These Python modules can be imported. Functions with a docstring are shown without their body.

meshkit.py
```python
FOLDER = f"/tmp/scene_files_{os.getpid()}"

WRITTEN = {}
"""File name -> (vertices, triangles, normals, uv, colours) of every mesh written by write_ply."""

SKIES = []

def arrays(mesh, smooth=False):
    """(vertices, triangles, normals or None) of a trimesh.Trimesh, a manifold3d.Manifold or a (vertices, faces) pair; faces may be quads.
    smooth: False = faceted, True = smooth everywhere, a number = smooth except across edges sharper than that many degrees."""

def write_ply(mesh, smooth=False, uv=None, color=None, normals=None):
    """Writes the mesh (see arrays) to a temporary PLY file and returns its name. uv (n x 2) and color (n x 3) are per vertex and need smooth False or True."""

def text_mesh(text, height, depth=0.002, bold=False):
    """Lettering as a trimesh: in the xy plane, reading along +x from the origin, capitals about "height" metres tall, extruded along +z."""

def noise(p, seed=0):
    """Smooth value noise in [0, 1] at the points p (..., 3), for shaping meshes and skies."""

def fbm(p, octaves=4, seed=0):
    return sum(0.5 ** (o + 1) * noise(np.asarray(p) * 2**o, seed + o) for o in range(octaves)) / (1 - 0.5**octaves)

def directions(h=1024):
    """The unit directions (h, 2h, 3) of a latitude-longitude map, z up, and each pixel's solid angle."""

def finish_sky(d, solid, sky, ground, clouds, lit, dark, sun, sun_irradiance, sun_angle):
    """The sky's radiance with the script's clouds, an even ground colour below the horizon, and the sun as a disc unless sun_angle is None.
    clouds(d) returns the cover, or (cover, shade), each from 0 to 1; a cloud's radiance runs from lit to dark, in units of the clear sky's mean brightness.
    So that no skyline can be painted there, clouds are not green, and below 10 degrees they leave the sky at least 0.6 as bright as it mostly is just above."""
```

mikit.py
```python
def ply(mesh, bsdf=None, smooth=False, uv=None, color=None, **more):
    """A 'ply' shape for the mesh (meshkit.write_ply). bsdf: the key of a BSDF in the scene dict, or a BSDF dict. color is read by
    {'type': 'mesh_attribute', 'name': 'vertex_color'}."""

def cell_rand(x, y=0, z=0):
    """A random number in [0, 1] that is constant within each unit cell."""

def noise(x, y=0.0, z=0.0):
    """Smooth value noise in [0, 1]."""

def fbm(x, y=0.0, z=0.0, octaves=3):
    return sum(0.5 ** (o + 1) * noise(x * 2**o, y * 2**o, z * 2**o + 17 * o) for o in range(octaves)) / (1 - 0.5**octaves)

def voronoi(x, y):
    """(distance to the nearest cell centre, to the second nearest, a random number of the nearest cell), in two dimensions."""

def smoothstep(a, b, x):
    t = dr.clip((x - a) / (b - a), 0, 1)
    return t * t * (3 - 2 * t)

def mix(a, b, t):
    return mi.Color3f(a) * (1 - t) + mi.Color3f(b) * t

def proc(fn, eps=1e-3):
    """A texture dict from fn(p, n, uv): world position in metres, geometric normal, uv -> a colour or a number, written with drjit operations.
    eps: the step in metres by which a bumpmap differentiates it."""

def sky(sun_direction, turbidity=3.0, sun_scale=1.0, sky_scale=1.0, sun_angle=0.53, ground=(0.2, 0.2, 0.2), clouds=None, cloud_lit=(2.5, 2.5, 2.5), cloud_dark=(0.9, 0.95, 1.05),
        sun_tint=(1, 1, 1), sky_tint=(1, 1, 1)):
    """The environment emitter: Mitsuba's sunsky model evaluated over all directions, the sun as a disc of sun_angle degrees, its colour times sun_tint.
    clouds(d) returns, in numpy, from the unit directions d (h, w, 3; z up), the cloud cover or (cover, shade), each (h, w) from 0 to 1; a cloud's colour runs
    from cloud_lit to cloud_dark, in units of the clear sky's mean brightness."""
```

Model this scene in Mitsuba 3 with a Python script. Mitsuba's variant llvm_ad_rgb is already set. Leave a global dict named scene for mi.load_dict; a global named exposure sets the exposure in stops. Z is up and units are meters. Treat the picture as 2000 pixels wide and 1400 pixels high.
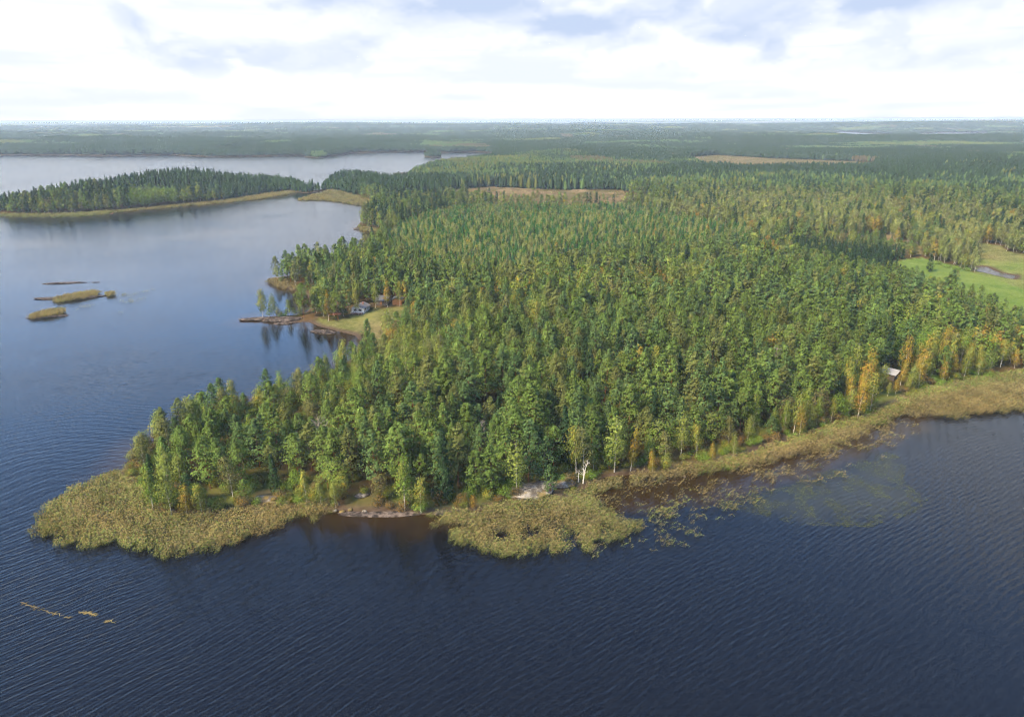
import math, numpy as np, trimesh, shapely, mitsuba as mi, drjit as dr
from shapely.geometry import Polygon, Point
import mikit, meshkit
T = mi.ScalarTransform4f
rng = np.random.default_rng(7)
scene, labels = {}, {}

# ------------------------------------------------------------------ camera, sky, exposure
W0, H0, F0, CAMZ, LEVEL, ROLL = 2000.0, 1400.0, 1333.0, 100.0, 234.0, math.radians(0.2)
PITCH = math.atan((H0 / 2 - LEVEL) / F0)
FWD = np.array([0, math.cos(PITCH), -math.sin(PITCH)])
UP0 = np.array([0, math.sin(PITCH), math.cos(PITCH)])
RIGHT = np.array([1.0, 0, 0]) * math.cos(ROLL) - UP0 * math.sin(ROLL)
UP = np.array([1.0, 0, 0]) * math.sin(ROLL) + UP0 * math.cos(ROLL)
scene['camera'] = {'type': 'perspective', 'fov': 2 * math.degrees(math.atan(W0 / 2 / F0)), 'fov_axis': 'x', 'near_clip': 1.0, 'far_clip': 70000.0,
                   'to_world': T().look_at(origin=[0, 0, CAMZ], target=(np.array([0, 0, CAMZ]) + FWD).tolist(), up=UP.tolist()),
                   'medium': {'type': 'ref', 'id': 'air'}}
exposure = 3.68


def sstep(a, b, x):
    t = np.clip((x - a) / (b - a), 0, 1)
    return t * t * (3 - 2 * t)


def clouds(d):
    x, y, z = d[..., 0], d[..., 1], np.clip(d[..., 2], 0, 1)
    el, az = np.degrees(np.arcsin(z)), np.degrees(np.arctan2(x, y))
    q = np.stack([x / (z + 0.10), y / (z + 0.10), z * 0], -1)
    n = meshkit.fbm(q * 1.3 + 11.3, 5, 3)
    n2 = meshkit.fbm(q * 3.1 + 4.7, 6, 9)
    big = 0.60 * n + 0.40 * n2
    cover = sstep(0.50, 0.64, big + 0.55 * (1 - sstep(7.5, 12.5, el)) + 0.16 * sstep(8, 30, az) * (1 - sstep(24, 38, el)) + 0.10 * np.exp(-((az + 14) / 10) ** 2) * (1 - sstep(12, 20, el)) - 0.20 * sstep(-14, -28, az) * sstep(10, 13, el) * (1 - sstep(40, 60, el)) - 0.10 * sstep(28, 45, el))
    # grey-blue cloud bases, flat below and ragged above
    w = meshkit.fbm(np.stack([az / 3.2, el / 1.5, 0 * az], -1) + 1.9, 5, 33) - 0.5
    m = meshkit.fbm(np.stack([az / 6.0 + w, el / 1.9 + 1.6 * w, 0 * az], -1) + 3.1, 6, 21)
    patch = np.zeros_like(az)
    for a0, e0, ra, re, wt in ((-14, 7.9, 5, 0.9, 1), (-3, 8.0, 6, 1.1, 1), (4, 6.6, 4, 1.0, 1), (9, 5.6, 4, 0.7, 0.8), (16, 5.7, 4, 0.9, 1), (-27, 6.6, 3, 0.9, 1), (-33, 9.4, 5, 0.8, 0.7), (10, 9.5, 10, 0.9, 0.7), (25, 7.3, 4, 0.7, 0.6), (34, 9.8, 4, 0.6, 0.7), (20, 4.2, 4, 0.5, 0.5)):
        patch = np.maximum(patch, wt * np.exp(-(((az - a0 + 5 * w) / ra) ** 2 + ((el - e0 + 1.2 * w) / re) ** 2)))
    soft = meshkit.fbm(np.stack([az / 11.0 + 2 * w, el / 3.2 + w, 0 * az], -1) + 7.7, 6, 41)
    shade = (0.66 * sstep(0.28, 0.84, m * 0.68 + 0.44 * patch) + 0.58 * sstep(0.34, 0.68, soft)) * sstep(1.0, 4.0, el)
    wisps = meshkit.fbm(np.stack([az / 9.0 + w, el / 0.8, 0 * az], -1), 5, 5)
    shade = np.maximum(shade, 0.46 * sstep(0.34, 0.74, wisps) * (1 - sstep(7, 12, el)))
    shade = np.maximum(shade, 0.5 * sstep(0.5, 0.7, n2) * sstep(12, 20, el))
    return cover, shade


SUN = (-0.60, -0.42, 0.68)
scene['sky'] = mikit.sky(SUN, turbidity=3, sun_scale=0.58, sun_angle=10, sky_scale=1.0, sky_tint=(0.96, 1.0, 1.08), sun_tint=(1.0, 0.94, 0.78), clouds=clouds, cloud_lit=(1.08, 1.09, 1.10), cloud_dark=(0.56, 0.67, 0.88), ground=(0.05, 0.06, 0.06))


# ------------------------------------------------------------------ measuring: a photograph pixel -> the point on the level z
def at(u, v, z=0.0):
    a, b = (u - W0 / 2) / F0, (v - H0 / 2) / F0
    d = FWD + a * RIGHT - b * UP
    t = (z - CAMZ) / d[2]
    return d[0] * t, d[1] * t


def ground_poly(pts, z=0.0):
    return Polygon([at(u, v, z) for u, v in pts]).buffer(0)


def pixel(p):
    """Photograph pixel of world points (n, 3): only for choosing which trees show largest."""
    q = np.asarray(p, float) - [0, 0, CAMZ]
    w = q @ FWD
    return W0 / 2 + F0 * (q @ RIGHT) / w, H0 / 2 - F0 * (q @ UP) / w, w


def inside(poly, x, y):
    return shapely.contains_xy(poly, x, y)


# ------------------------------------------------------------------ land and lake outlines
SHORE = [(2300, 680), (2150, 705), (2000, 733), (1900, 748), (1800, 768), (1720, 803), (1650, 828), (1560, 853), (1450, 888), (1380, 908), (1280, 922), (1180, 932), (1150, 950), (1125, 966), (1060, 978), (1000, 988),
         (920, 1000), (830, 1005), (760, 1000), (700, 1001), (650, 997), (600, 994), (540, 996), (480, 1000), (400, 1004), (320, 1006), (288, 990), (262, 960), (236, 930), (246, 905), (268, 882), (300, 862), (360, 828),
         (430, 800), (500, 786), (560, 772), (620, 745), (660, 718), (690, 698), (712, 676), (694, 655), (655, 646), (622, 637), (603, 629), (560, 631), (520, 628), (484, 626), (500, 620), (540, 617), (580, 615), (603, 607),
         (606, 592), (600, 576), (578, 568), (552, 563), (533, 556), (529, 549), (545, 541), (600, 533), (650, 521), (692, 507), (722, 488), (742, 466), (757, 452), (715, 452), (696, 444), (700, 438), (712, 428), (724, 415),
         (732, 403), (720, 393), (690, 383), (664, 376), (640, 372), (600, 378), (560, 374), (520, 380), (440, 393), (330, 403), (250, 411), (130, 419), (30, 421), (0, 418), (-60, 404), (-70, 394), (0, 409), (60, 401),
         (130, 391), (200, 380), (300, 369), (450, 365), (560, 361), (590, 363), (606, 372), (626, 371), (642, 357), (665, 352), (742, 352), (760, 361), (784, 358), (797, 345), (822, 337), (850, 329), (900, 323), (950, 313), (966, 303), (962, 299), (930, 297), (870, 298.5), (830, 296.5),
         (740, 297.5), (690, 299), (668, 302), (640, 305.5), (600, 303.5), (500, 305.5), (400, 306.5), (340, 303.5), (200, 304.5), (120, 303.5), (0, 303.5), (-300, 303)]
BIG = 24000.0
LAND = Polygon([at(*p) for p in SHORE] + [(-BIG, 3500), (-BIG, BIG), (BIG, BIG), (BIG, 300)]).buffer(0)
FARLAKES = [[(1618, 259.5), (1650, 257.5), (1690, 260), (1742, 262), (1740, 271), (1690, 270), (1640, 268)], [(1790, 261.5), (1850, 259), (1930, 259.5), (1925, 268), (1860, 269), (1800, 270)]]
POND = ground_poly([(1902, 521), (1926, 521), (1946, 531), (1972, 537), (1988, 538), (1978, 545), (1950, 539), (1922, 532), (1905, 529)], 0.0)
LAND = LAND.difference(POND)
for q in FARLAKES:
    LAND = LAND.difference(ground_poly(q))
for q in ([(592, 306.5), (600, 303.5), (638, 304), (641, 307), (620, 308.5)], [(826, 306), (832, 303.5), (860, 304), (864, 306), (845, 308)]):
    LAND = LAND.union(ground_poly(q))
shapely.prepare(LAND)
EDGE = LAND.boundary
shapely.prepare(EDGE)


def signed(x, y):
    """Distance to the shore, positive on land."""
    d = shapely.distance(shapely.points(x, y), EDGE)
    return np.where(inside(LAND, x, y), d, -d)


# open ground, outlines measured on the photograph (ground level there about 2 m)
FIELD = ground_poly([(1722, 516), (1748, 508), (1800, 501), (1860, 516), (1905, 531), (1960, 545), (2070, 575), (2070, 652), (1985, 624), (1930, 602), (1850, 564), (1775, 538), (1742, 524)], 2)
MEADOW = ground_poly([(1903, 474), (1955, 479), (1965, 491), (2070, 512), (2070, 590), (1990, 560), (1950, 545), (1908, 533), (1900, 522), (1912, 508)], 2)
STRIP = ground_poly([(1525, 452), (1560, 450), (1640, 455), (1745, 460), (1800, 476), (1798, 496), (1760, 494), (1700, 484), (1620, 476), (1530, 467)], 2)
CLEARCUT = ground_poly([(880, 369), (960, 364), (1100, 370), (1200, 369), (1282, 380), (1284, 400), (1180, 409), (1100, 404), (1000, 408), (950, 402), (886, 394)], 3)
CLEARING = ground_poly([(1340, 306), (1400, 301), (1500, 307), (1710, 315), (1705, 330), (1600, 336), (1450, 334), (1370, 329)], 5)
YARD = ground_poly([(612, 632), (625, 622), (660, 628), (700, 618), (745, 611), (795, 609), (812, 622), (800, 650), (770, 680), (735, 700), (712, 688), (700, 655), (650, 645)], 1)
HEATH = ground_poly([(740, 372), (900, 362), (905, 398), (820, 402), (760, 396)], 3)
ROCKY = [g.buffer(-1.5) for g in [ground_poly([(488, 958), (520, 948), (556, 960), (556, 994), (500, 996), (484, 980)], 1), ground_poly([(664, 966), (700, 956), (742, 968), (752, 998), (664, 998)], 1),
         ground_poly([(985, 975), (1030, 942), (1075, 930), (1125, 944), (1128, 966), (1060, 982), (990, 990)], 1), ground_poly([(900, 965), (935, 960), (945, 990), (900, 995)], 1)]]
OPEN = [FIELD, MEADOW, STRIP, CLEARCUT, CLEARING, YARD] + ROCKY
for g in OPEN + [HEATH]:
    shapely.prepare(g)

LEVEL_GROUND = shapely.union_all([FIELD, MEADOW, STRIP, CLEARCUT, CLEARING])
shapely.prepare(LEVEL_GROUND)
ISLAND_GROUND = ground_poly([(-80, 440), (-80, 360), (130, 330), (300, 330), (640, 335), (640, 380), (250, 430)])
shapely.prepare(ISLAND_GROUND)


def relief(x, y):
    r = np.hypot(x, y)
    p = np.stack([x, y, 0 * x], -1)
    a = (meshkit.fbm(p / 170.0 + 5.2, 3, 1) - 0.30) * 11 * (1 - sstep(1200, 2500, r))
    b = (meshkit.fbm(p / [1000.0, 560.0, 1] + 1.7, 3, 2) - 0.36) * 66 * sstep(500, 2400, r)
    c = (meshkit.fbm(p / [4200.0, 2300.0, 1] + 8.1, 3, 4) - 0.40) * 165 * sstep(4500, 10000, r)
    h = np.clip(a + b + c, -0.5, 78.0)
    d = shapely.distance(shapely.points(x, y), LEVEL_GROUND)
    h = h * (0.12 + 0.88 * sstep(20, 260, d))
    return h + 12.0 * sstep(25, 75, signed(x, y)) * inside(ISLAND_GROUND, x, y)


def height(x, y, sd=None):
    sd = signed(x, y) if sd is None else sd
    r = np.hypot(x, y)
    land = 1.4 * (1 - np.exp(-np.maximum(sd, 0) / 7.0)) + relief(x, y) * sstep(4, np.clip(0.11 * r, 60, 900), sd)
    return np.where(sd > 0, np.maximum(land, 0.0), -np.minimum(-sd * 0.22, 2.5))


# ------------------------------------------------------------------ materials
PAL = [(0.086, 0.138, 0.032), (0.066, 0.116, 0.040), (0.024, 0.050, 0.022), (0.040, 0.120, 0.030), (0.145, 0.180, 0.040), (0.205, 0.175, 0.030), (0.215, 0.13, 0.030), (0.108, 0.175, 0.030), (0.095, 0.082, 0.045),
       (0.17, 0.075, 0.040), (0.50, 0.47, 0.43), (0.25, 0.23, 0.21), (0.158, 0.128, 0.056), (0.112, 0.14, 0.040), (0.118, 0.126, 0.044), (0.096, 0.116, 0.036), (0.048, 0.036, 0.026), (0.155, 0.185, 0.060), (0.025, 0.050, 0.026)]
PINE, PINEB, SPRUCE, SPRUCEY, BIRCH, YELLOW, ORANGE, LEAFY, DULL, PBARK, BBARK, DEAD, TAN, RGREEN, OLIVE, PINED, DBARK, PALE, PINEF = range(19)


def foliage_colour(p, n, uv):
    k = uv.x * 32.0
    c = mi.Color3f(*PAL[0])
    for i in range(1, len(PAL)):
        c = dr.select(k > i - 0.5, mi.Color3f(*PAL[i]), c)
    g = mikit.noise(p.x * 0.16, p.y * 0.16, p.z * 0.1)
    h = mikit.noise(p.x * 0.035 + 31.0, p.y * 0.035, 0.5)
    c *= (0.45 + 1.1 * uv.y) * (0.70 + 0.6 * g)
    return c * mi.Color3f(0.90 + 0.2 * h, 1.0, 1.04 - 0.1 * h)


def ground_colour(p, n, uv):
    f = mikit.fbm(p.x * 0.12, p.y * 0.12, 0.3, octaves=4)
    g = mikit.fbm(p.x * 0.9, p.y * 0.9, 0.7, octaves=2)
    r = dr.sqrt(p.x * p.x + p.y * p.y)
    floor = mikit.mix((0.045, 0.045, 0.016), (0.085, 0.058, 0.028), mikit.smoothstep(0.35, 0.65, f))
    far = mikit.mix((0.018, 0.030, 0.019), (0.040, 0.055, 0.024), mikit.smoothstep(0.35, 0.65, mikit.fbm(p.x * 0.004, p.y * 0.009, 0.1, octaves=5)))
    floor = mikit.mix(floor, far, mikit.smoothstep(5500, 8500, r))
    green = mikit.mix((0.075, 0.135, 0.026), (0.125, 0.175, 0.040), mikit.smoothstep(0.3, 0.7, 0.6 * f + 0.4 * g))
    dry = mikit.mix((0.085, 0.058, 0.034), (0.21, 0.165, 0.085), mikit.smoothstep(0.32, 0.68, 0.55 * f + 0.45 * g))
    c = mikit.mix(floor, green, uv.x)
    c = mikit.mix(c, dry, uv.y)
    wet = mikit.mix((0.040, 0.028, 0.020), (0.10, 0.075, 0.055), g)
    return mikit.mix(wet, c, mikit.smoothstep(0.15, 0.75, p.z + 0.5 * (f - 0.5)))


def rock_colour(p, n, uv):
    f = mikit.fbm(p.x * 0.7, p.y * 0.7, p.z * 0.7, octaves=4)
    g = mikit.fbm(p.x * 3.1, p.y * 3.1, p.z * 3.1, octaves=3)
    c = mikit.mix((0.085, 0.078, 0.068), (0.27, 0.26, 0.235), mikit.smoothstep(0.40, 0.66, 0.6 * f + 0.4 * g))
    return mikit.mix(c, (0.16, 0.12, 0.03), mikit.smoothstep(0.56, 0.66, mikit.fbm(p.x * 0.35 + 9, p.y * 0.35, p.z * 0.2, octaves=3)) * 0.8)


def dark_rock_colour(p, n, uv):
    g = mikit.fbm(p.x * 1.1, p.y * 1.1, p.z * 1.1, octaves=4)
    return mikit.mix((0.028, 0.025, 0.024), (0.15, 0.125, 0.11), mikit.smoothstep(0.35, 0.75, g))


def wave_height(p, n, uv):
    x, y = p.x, p.y
    w = 9.0 * mikit.noise(x * 0.021, y * 0.021, 3.3) + 2.2 * mikit.noise(x * 0.11, y * 0.11, 8.3)
    turn = mikit.smoothstep(-40.0, -170.0, x) * mikit.smoothstep(90.0, 240.0, y)
    a = -0.52 + 0.24 * turn - 0.16 * mikit.smoothstep(0.0, -90.0, x) * (1 - turn)
    s = x * a + y * 0.84 + w
    s2 = x * (a - 0.20) + y * 0.80 + 0.6 * w
    h = 0.016 * dr.sin(s * 3.9) + 0.012 * dr.sin(s2 * 5.6 + 1.3) + 0.006 * dr.sin(s * 8.3 + 1.5 * mikit.noise(x * 0.6, y * 0.6, 1.0) * 3)
    h += 0.034 * (mikit.noise(s * 1.25, (x * 0.76 - y * a) * 0.30, 0.5) - 0.5) + 0.012 * (mikit.noise(x * 2.3 - y, y * 2.3 + x, 0.2) - 0.5) + 0.0035 * (mikit.noise(x * 5.7, y * 5.7, 0.9) - 0.5)
    gust = 0.25 + 1.35 * mikit.fbm(x * 0.011 + 0.005 * y, y * 0.017, 0.4, octaves=4)
    calm = 1 - 0.62 * mikit.smoothstep(190.0, 430.0, y) * mikit.smoothstep(40.0, -40.0, x)
    for cx, cy, sx, sy in CALM:
        calm *= 1 - 0.93 * dr.exp(-(dr.square((x - cx) / sx) + dr.square((y - cy) / sy)))
    return 1.3 * h * gust * calm


CALM = [(*at(590, 585), 34, 34), (*at(645, 660), 42, 34), (*at(575, 385), 70, 60), (*at(1250, 950), 40, 9), (*at(760, 1020), 40, 9), (*at(1480, 915), 30, 8), (*at(1945, 532), 30, 20)]
scene['foliage'] = {'type': 'twosided', 'bsdf': {'type': 'diffuse', 'reflectance': mikit.proc(foliage_colour)}}


def far_colour(p, n, uv):
    k = uv.x * 32.0
    c = mi.Color3f(*PAL[0])
    for i in range(1, len(PAL)):
        c = dr.select(k > i - 0.5, mi.Color3f(*PAL[i]), c)
    return c * (0.55 + 0.75 * uv.y) * (0.75 + 0.5 * mikit.fbm(p.x * 0.006, p.y * 0.010, 0.3, octaves=3))


scene['far_foliage'] = {'type': 'twosided', 'bsdf': {'type': 'diffuse', 'reflectance': mikit.proc(far_colour)}}
scene['earth'] = {'type': 'twosided', 'bsdf': {'type': 'diffuse', 'reflectance': mikit.proc(ground_colour)}}
scene['pale_rock'] = {'type': 'twosided', 'bsdf': {'type': 'diffuse', 'reflectance': mikit.proc(rock_colour)}}
scene['dark_rock'] = {'type': 'twosided', 'bsdf': {'type': 'diffuse', 'reflectance': mikit.proc(dark_rock_colour)}}
scene['lake_water'] = {'type': 'bumpmap', 'arbitrary': mikit.proc(wave_height, eps=0.04), 'scale': 1.0,
                       'bsdf': {'type': 'principled', 'base_color': {'type': 'mesh_attribute', 'name': 'vertex_color'}, 'roughness': 0.09, 'eta': 1.33}}


def plain(name, rgb, rough=0.7, metal=0.0):
    scene[name] = {'type': 'twosided', 'bsdf': {'type': 'principled', 'base_color': {'type': 'rgb', 'value': list(rgb)}, 'roughness': rough, 'metallic': metal}}


# ------------------------------------------------------------------ the air, the ground sheet and the lake
scene['air'] = {'type': 'homogeneous', 'albedo': {'type': 'rgb', 'value': [0.64, 0.81, 1.0]}, 'sigma_t': 8.5e-5}
scene['haze'] = {'type': 'cube', 'to_world': T().translate([0, 0, 49.0]).scale([25500, 25500, 54.0]), 'bsdf': {'type': 'null'}, 'interior': {'type': 'ref', 'id': 'air'}}
labels['haze'] = {'label': 'thin bluish haze over the far forest', 'category': 'haze', 'kind': 'stuff'}


def polar(radii, angles):
    a, r = np.meshgrid(angles, radii)
    x, y = (r * np.sin(a)).ravel(), (r * np.cos(a)).ravel()
    n = len(angles)
    i, j = np.meshgrid(np.arange(len(radii) - 1), np.arange(n - 1), indexing='ij')
    q = np.stack([i * n + j, i * n + j + 1, (i + 1) * n + j + 1, (i + 1) * n + j], -1).reshape(-1, 4)
    return x, y, q[:, ::-1]


def build_ground():
    radii = np.concatenate([np.geomspace(60, 900, 260), np.geomspace(910, 23500, 210)])
    angles = np.radians(np.concatenate([np.linspace(-178, -50, 26), np.linspace(-49, 49, 420), np.linspace(50, 178, 26)]))
    x, y, q = polar(radii, angles)
    sd = signed(x, y)
    z = height(x, y, sd)
    r = np.hypot(x, y)
    p = np.stack([x, y, 0 * x], -1)
    green, dry = np.zeros_like(x), np.zeros_like(x)
    n = meshkit.fbm(p / 30.0, 3, 6)
    fn = meshkit.fbm(p / 14.0, 3, 61)
    for g, gw, dw in ((FIELD, 1.0, 0.0), (MEADOW, 1.0, 0.42), (STRIP, 0.5, 0.75), (CLEARCUT, 0.15, 0.5), (CLEARING, 0.25, 0.5), (YARD, 0.7, 0.55), (HEATH, 0.4, 0.4)):
        m = inside(g, x, y)
        green = np.where(m, gw, green)
        dry = np.where(m, np.clip(dw + (0.9 * (n - 0.5) if dw else 0.12 * n), 0, 1), dry)
    k = inside(CLEARCUT, x, y)
    ridge = sstep(0.45, 0.72, meshkit.noise(p / [26, 15, 1] + 2.2, 8))
    dry = np.where(k, np.clip(0.25 + 0.75 * ridge + 0.5 * (fn - 0.5), 0, 1), dry)
    z = z + np.where(k, 3.4 * sstep(0.45, 0.72, meshkit.noise(p / [26, 15, 1] + 2.2, 8)) * sstep(0, 25, shapely.distance(shapely.points(x, y), CLEARCUT.boundary)), 0)
    green = np.where((green == 0) & (r < 330), 0.45 * (1 - sstep(10, 26, sd)) * sstep(0.3, 0.6, fn), green)
    for g in ROCKY:
        m = inside(g, x, y)
        green, dry = np.where(m, 0.2, green), np.where(m, 0.5 * sstep(0.35, 0.6, fn), dry)
    # farmland beyond the forest, near the horizon
    farm = sstep(0.53, 0.58, meshkit.fbm(p / [1500, 900, 1] + 3.3, 3, 14)) * sstep(6500, 8500, r)
    green, dry = np.maximum(green, farm * 0.9), np.maximum(dry, farm * (0.45 + 0.5 * sstep(0.4, 0.6, meshkit.noise(p / [700, 500, 1], 5))))
    scene['ground'] = mikit.ply((np.stack([x, y, z], -1), q), 'earth', smooth=True, uv=np.stack([green, dry], -1))
    labels['ground'] = {'label': 'forest floor and open ground rising gently from the lake', 'kind': 'structure'}


WEED = ground_poly([(1390, 985), (1500, 960), (1640, 910), (1740, 880), (1770, 905), (1765, 940), (1815, 975), (1790, 1000), (1700, 1030), (1560, 1025), (1480, 1005)])
SHALLOW = ground_poly([(1130, 968), (1300, 930), (1450, 900), (1600, 860), (1720, 830), (1800, 815), (1800, 835), (1680, 880), (1570, 925), (1430, 965), (1290, 985), (1160, 990)])


def build_water():
    radii = np.concatenate([[2.0], np.geomspace(40, 900, 200), np.geomspace(930, 24500, 60)])
    angles = np.radians(np.concatenate([np.linspace(-180, -50, 20), np.linspace(-49, 49, 330), np.linspace(50, 180, 20)]))
    x, y, q = polar(radii, angles)
    sd = -signed(x, y)
    p = np.stack([x, y, 0 * x], -1)
    n = meshkit.fbm(p / 6.0, 3, 31)
    deep, brown, weed = np.array([0.0030, 0.0034, 0.0048]), np.array([0.022, 0.0135, 0.0045]), np.array([0.017, 0.018, 0.011])
    w = (1 - sstep(0, 16, sd + 8 * (n - 0.5)))[:, None]
    dw = shapely.distance(shapely.points(x, y), SHALLOW)
    w = np.maximum(w, (1 - sstep(0, 5, dw + 5 * (n - 0.5)))[:, None] * 0.9)
    c = deep * (1 - w) + brown * w
    v = sstep(-1, 9, np.where(inside(WEED, x, y), 1, -1) * shapely.distance(shapely.points(x, y), WEED.boundary) + 14 * (n - 0.5))[:, None] * 0.8
    c = c * (1 - v) + weed * v
    scene['lake_water_surface'] = mikit.ply((np.stack([x, y, 0 * x], -1), q[:, ::-1]), 'lake_water', smooth=True, uv=np.stack([x, y], -1) / 1000.0, color=c)
    labels['lake_water_surface'] = {'label': 'dark rippled lake water around the wooded peninsula', 'kind': 'structure'}


build_ground()
build_water()


# ------------------------------------------------------------------ trees: meshes of leaf-sized flakes
class Flakes:
    def __init__(self):
        self.v, self.n, self.c = [], [], []

    def add(self, tri, nor, pal, val):
        """tri (k,3,3), nor (k,3,3), pal (k,) palette numbers, val (k,) brightness 0..1"""
        k = len(tri)
        self.v.append(tri.reshape(-1, 3)); self.n.append(nor.reshape(-1, 3))
        uv = np.stack([np.broadcast_to(pal, k) / 32.0, np.broadcast_to(val, k)], -1)
        self.c.append(np.repeat(uv, 3, 0))

    def ply(self):
        v, n, c = np.vstack(self.v), np.vstack(self.n), np.vstack(self.c)
        n = n / (np.linalg.norm(n, axis=1, keepdims=True) + 1e-9)
        path = meshkit.write_ply((v, np.arange(len(v)).reshape(-1, 3)), False, c, normals=n)
        return {'type': 'ply', 'filename': path, 'face_normals': False, 'bsdf': {'type': 'ref', 'id': 'foliage'}}


def flakes(fl, g, cen, size, out, pal, val, flat=0.35, bend=0.72, long=1.0):
    """Small triangles at the points CEN; OUT: outward directions that bend their shading."""
    k = len(cen)
    nrm = g.normal(size=(k, 3)) * flat + out + [0, 0, 0.35]
    nrm /= np.linalg.norm(nrm, axis=1, keepdims=True)
    a = np.cross(nrm, g.normal(size=(k, 3)))
    a /= np.linalg.norm(a, axis=1, keepdims=True) + 1e-9
    b = np.cross(nrm, a)
    s = np.broadcast_to(size, k)[:, None] * g.uniform(0.65, 1.3, (k, 1))
    tri = np.stack([cen + a * s * long, cen - a * s * 0.5 * long + b * s * 0.8, cen - a * s * 0.5 * long - b * s * 0.8], 1)
    geo = np.cross(tri[:, 1] - tri[:, 0], tri[:, 2] - tri[:, 0])
    geo /= np.linalg.norm(geo, axis=1, keepdims=True) + 1e-9
    flip = (geo * nrm).sum(1) < 0
    tri[flip] = tri[flip][:, ::-1]
    o = out / (np.linalg.norm(out, axis=1, keepdims=True) + 1e-9)
    sh = nrm * (1 - bend) + (o + [0, 0, 0.45]) * bend
    fl.add(tri, np.repeat(sh[:, None], 3, 1), pal, val)


def limb(fl, pts, rad, pal, val=0.5, sides=5):
    pts, rad = np.asarray(pts, float), np.asarray(rad, float)
    t = np.gradient(pts, axis=0)
    t /= np.linalg.norm(t, axis=1, keepdims=True) + 1e-9
    a = np.cross(t, [0.3, 0.9, 0.1]); a /= np.linalg.norm(a, axis=1, keepdims=True) + 1e-9
    b = np.cross(t, a)
    ang = np.arange(sides) * 2 * np.pi / sides
    ring = pts[:, None] + rad[:, None, None] * (np.cos(ang)[None, :, None] * a[:, None] + np.sin(ang)[None, :, None] * b[:, None])
    nor = (ring - pts[:, None]); nor /= np.linalg.norm(nor, axis=2, keepdims=True) + 1e-9
    tri, nn = [], []
    for i in range(len(pts) - 1):
        for j in range(sides):
            m = (j + 1) % sides
            tri += [[ring[i, j], ring[i, m], ring[i + 1, m]], [ring[i, j], ring[i + 1, m], ring[i + 1, j]]]
            nn += [[nor[i, j], nor[i, m], nor[i + 1, m]], [nor[i, j], nor[i + 1, m], nor[i + 1, j]]]
    fl.add(np.array(tri), np.array(nn), pal, val)


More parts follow.
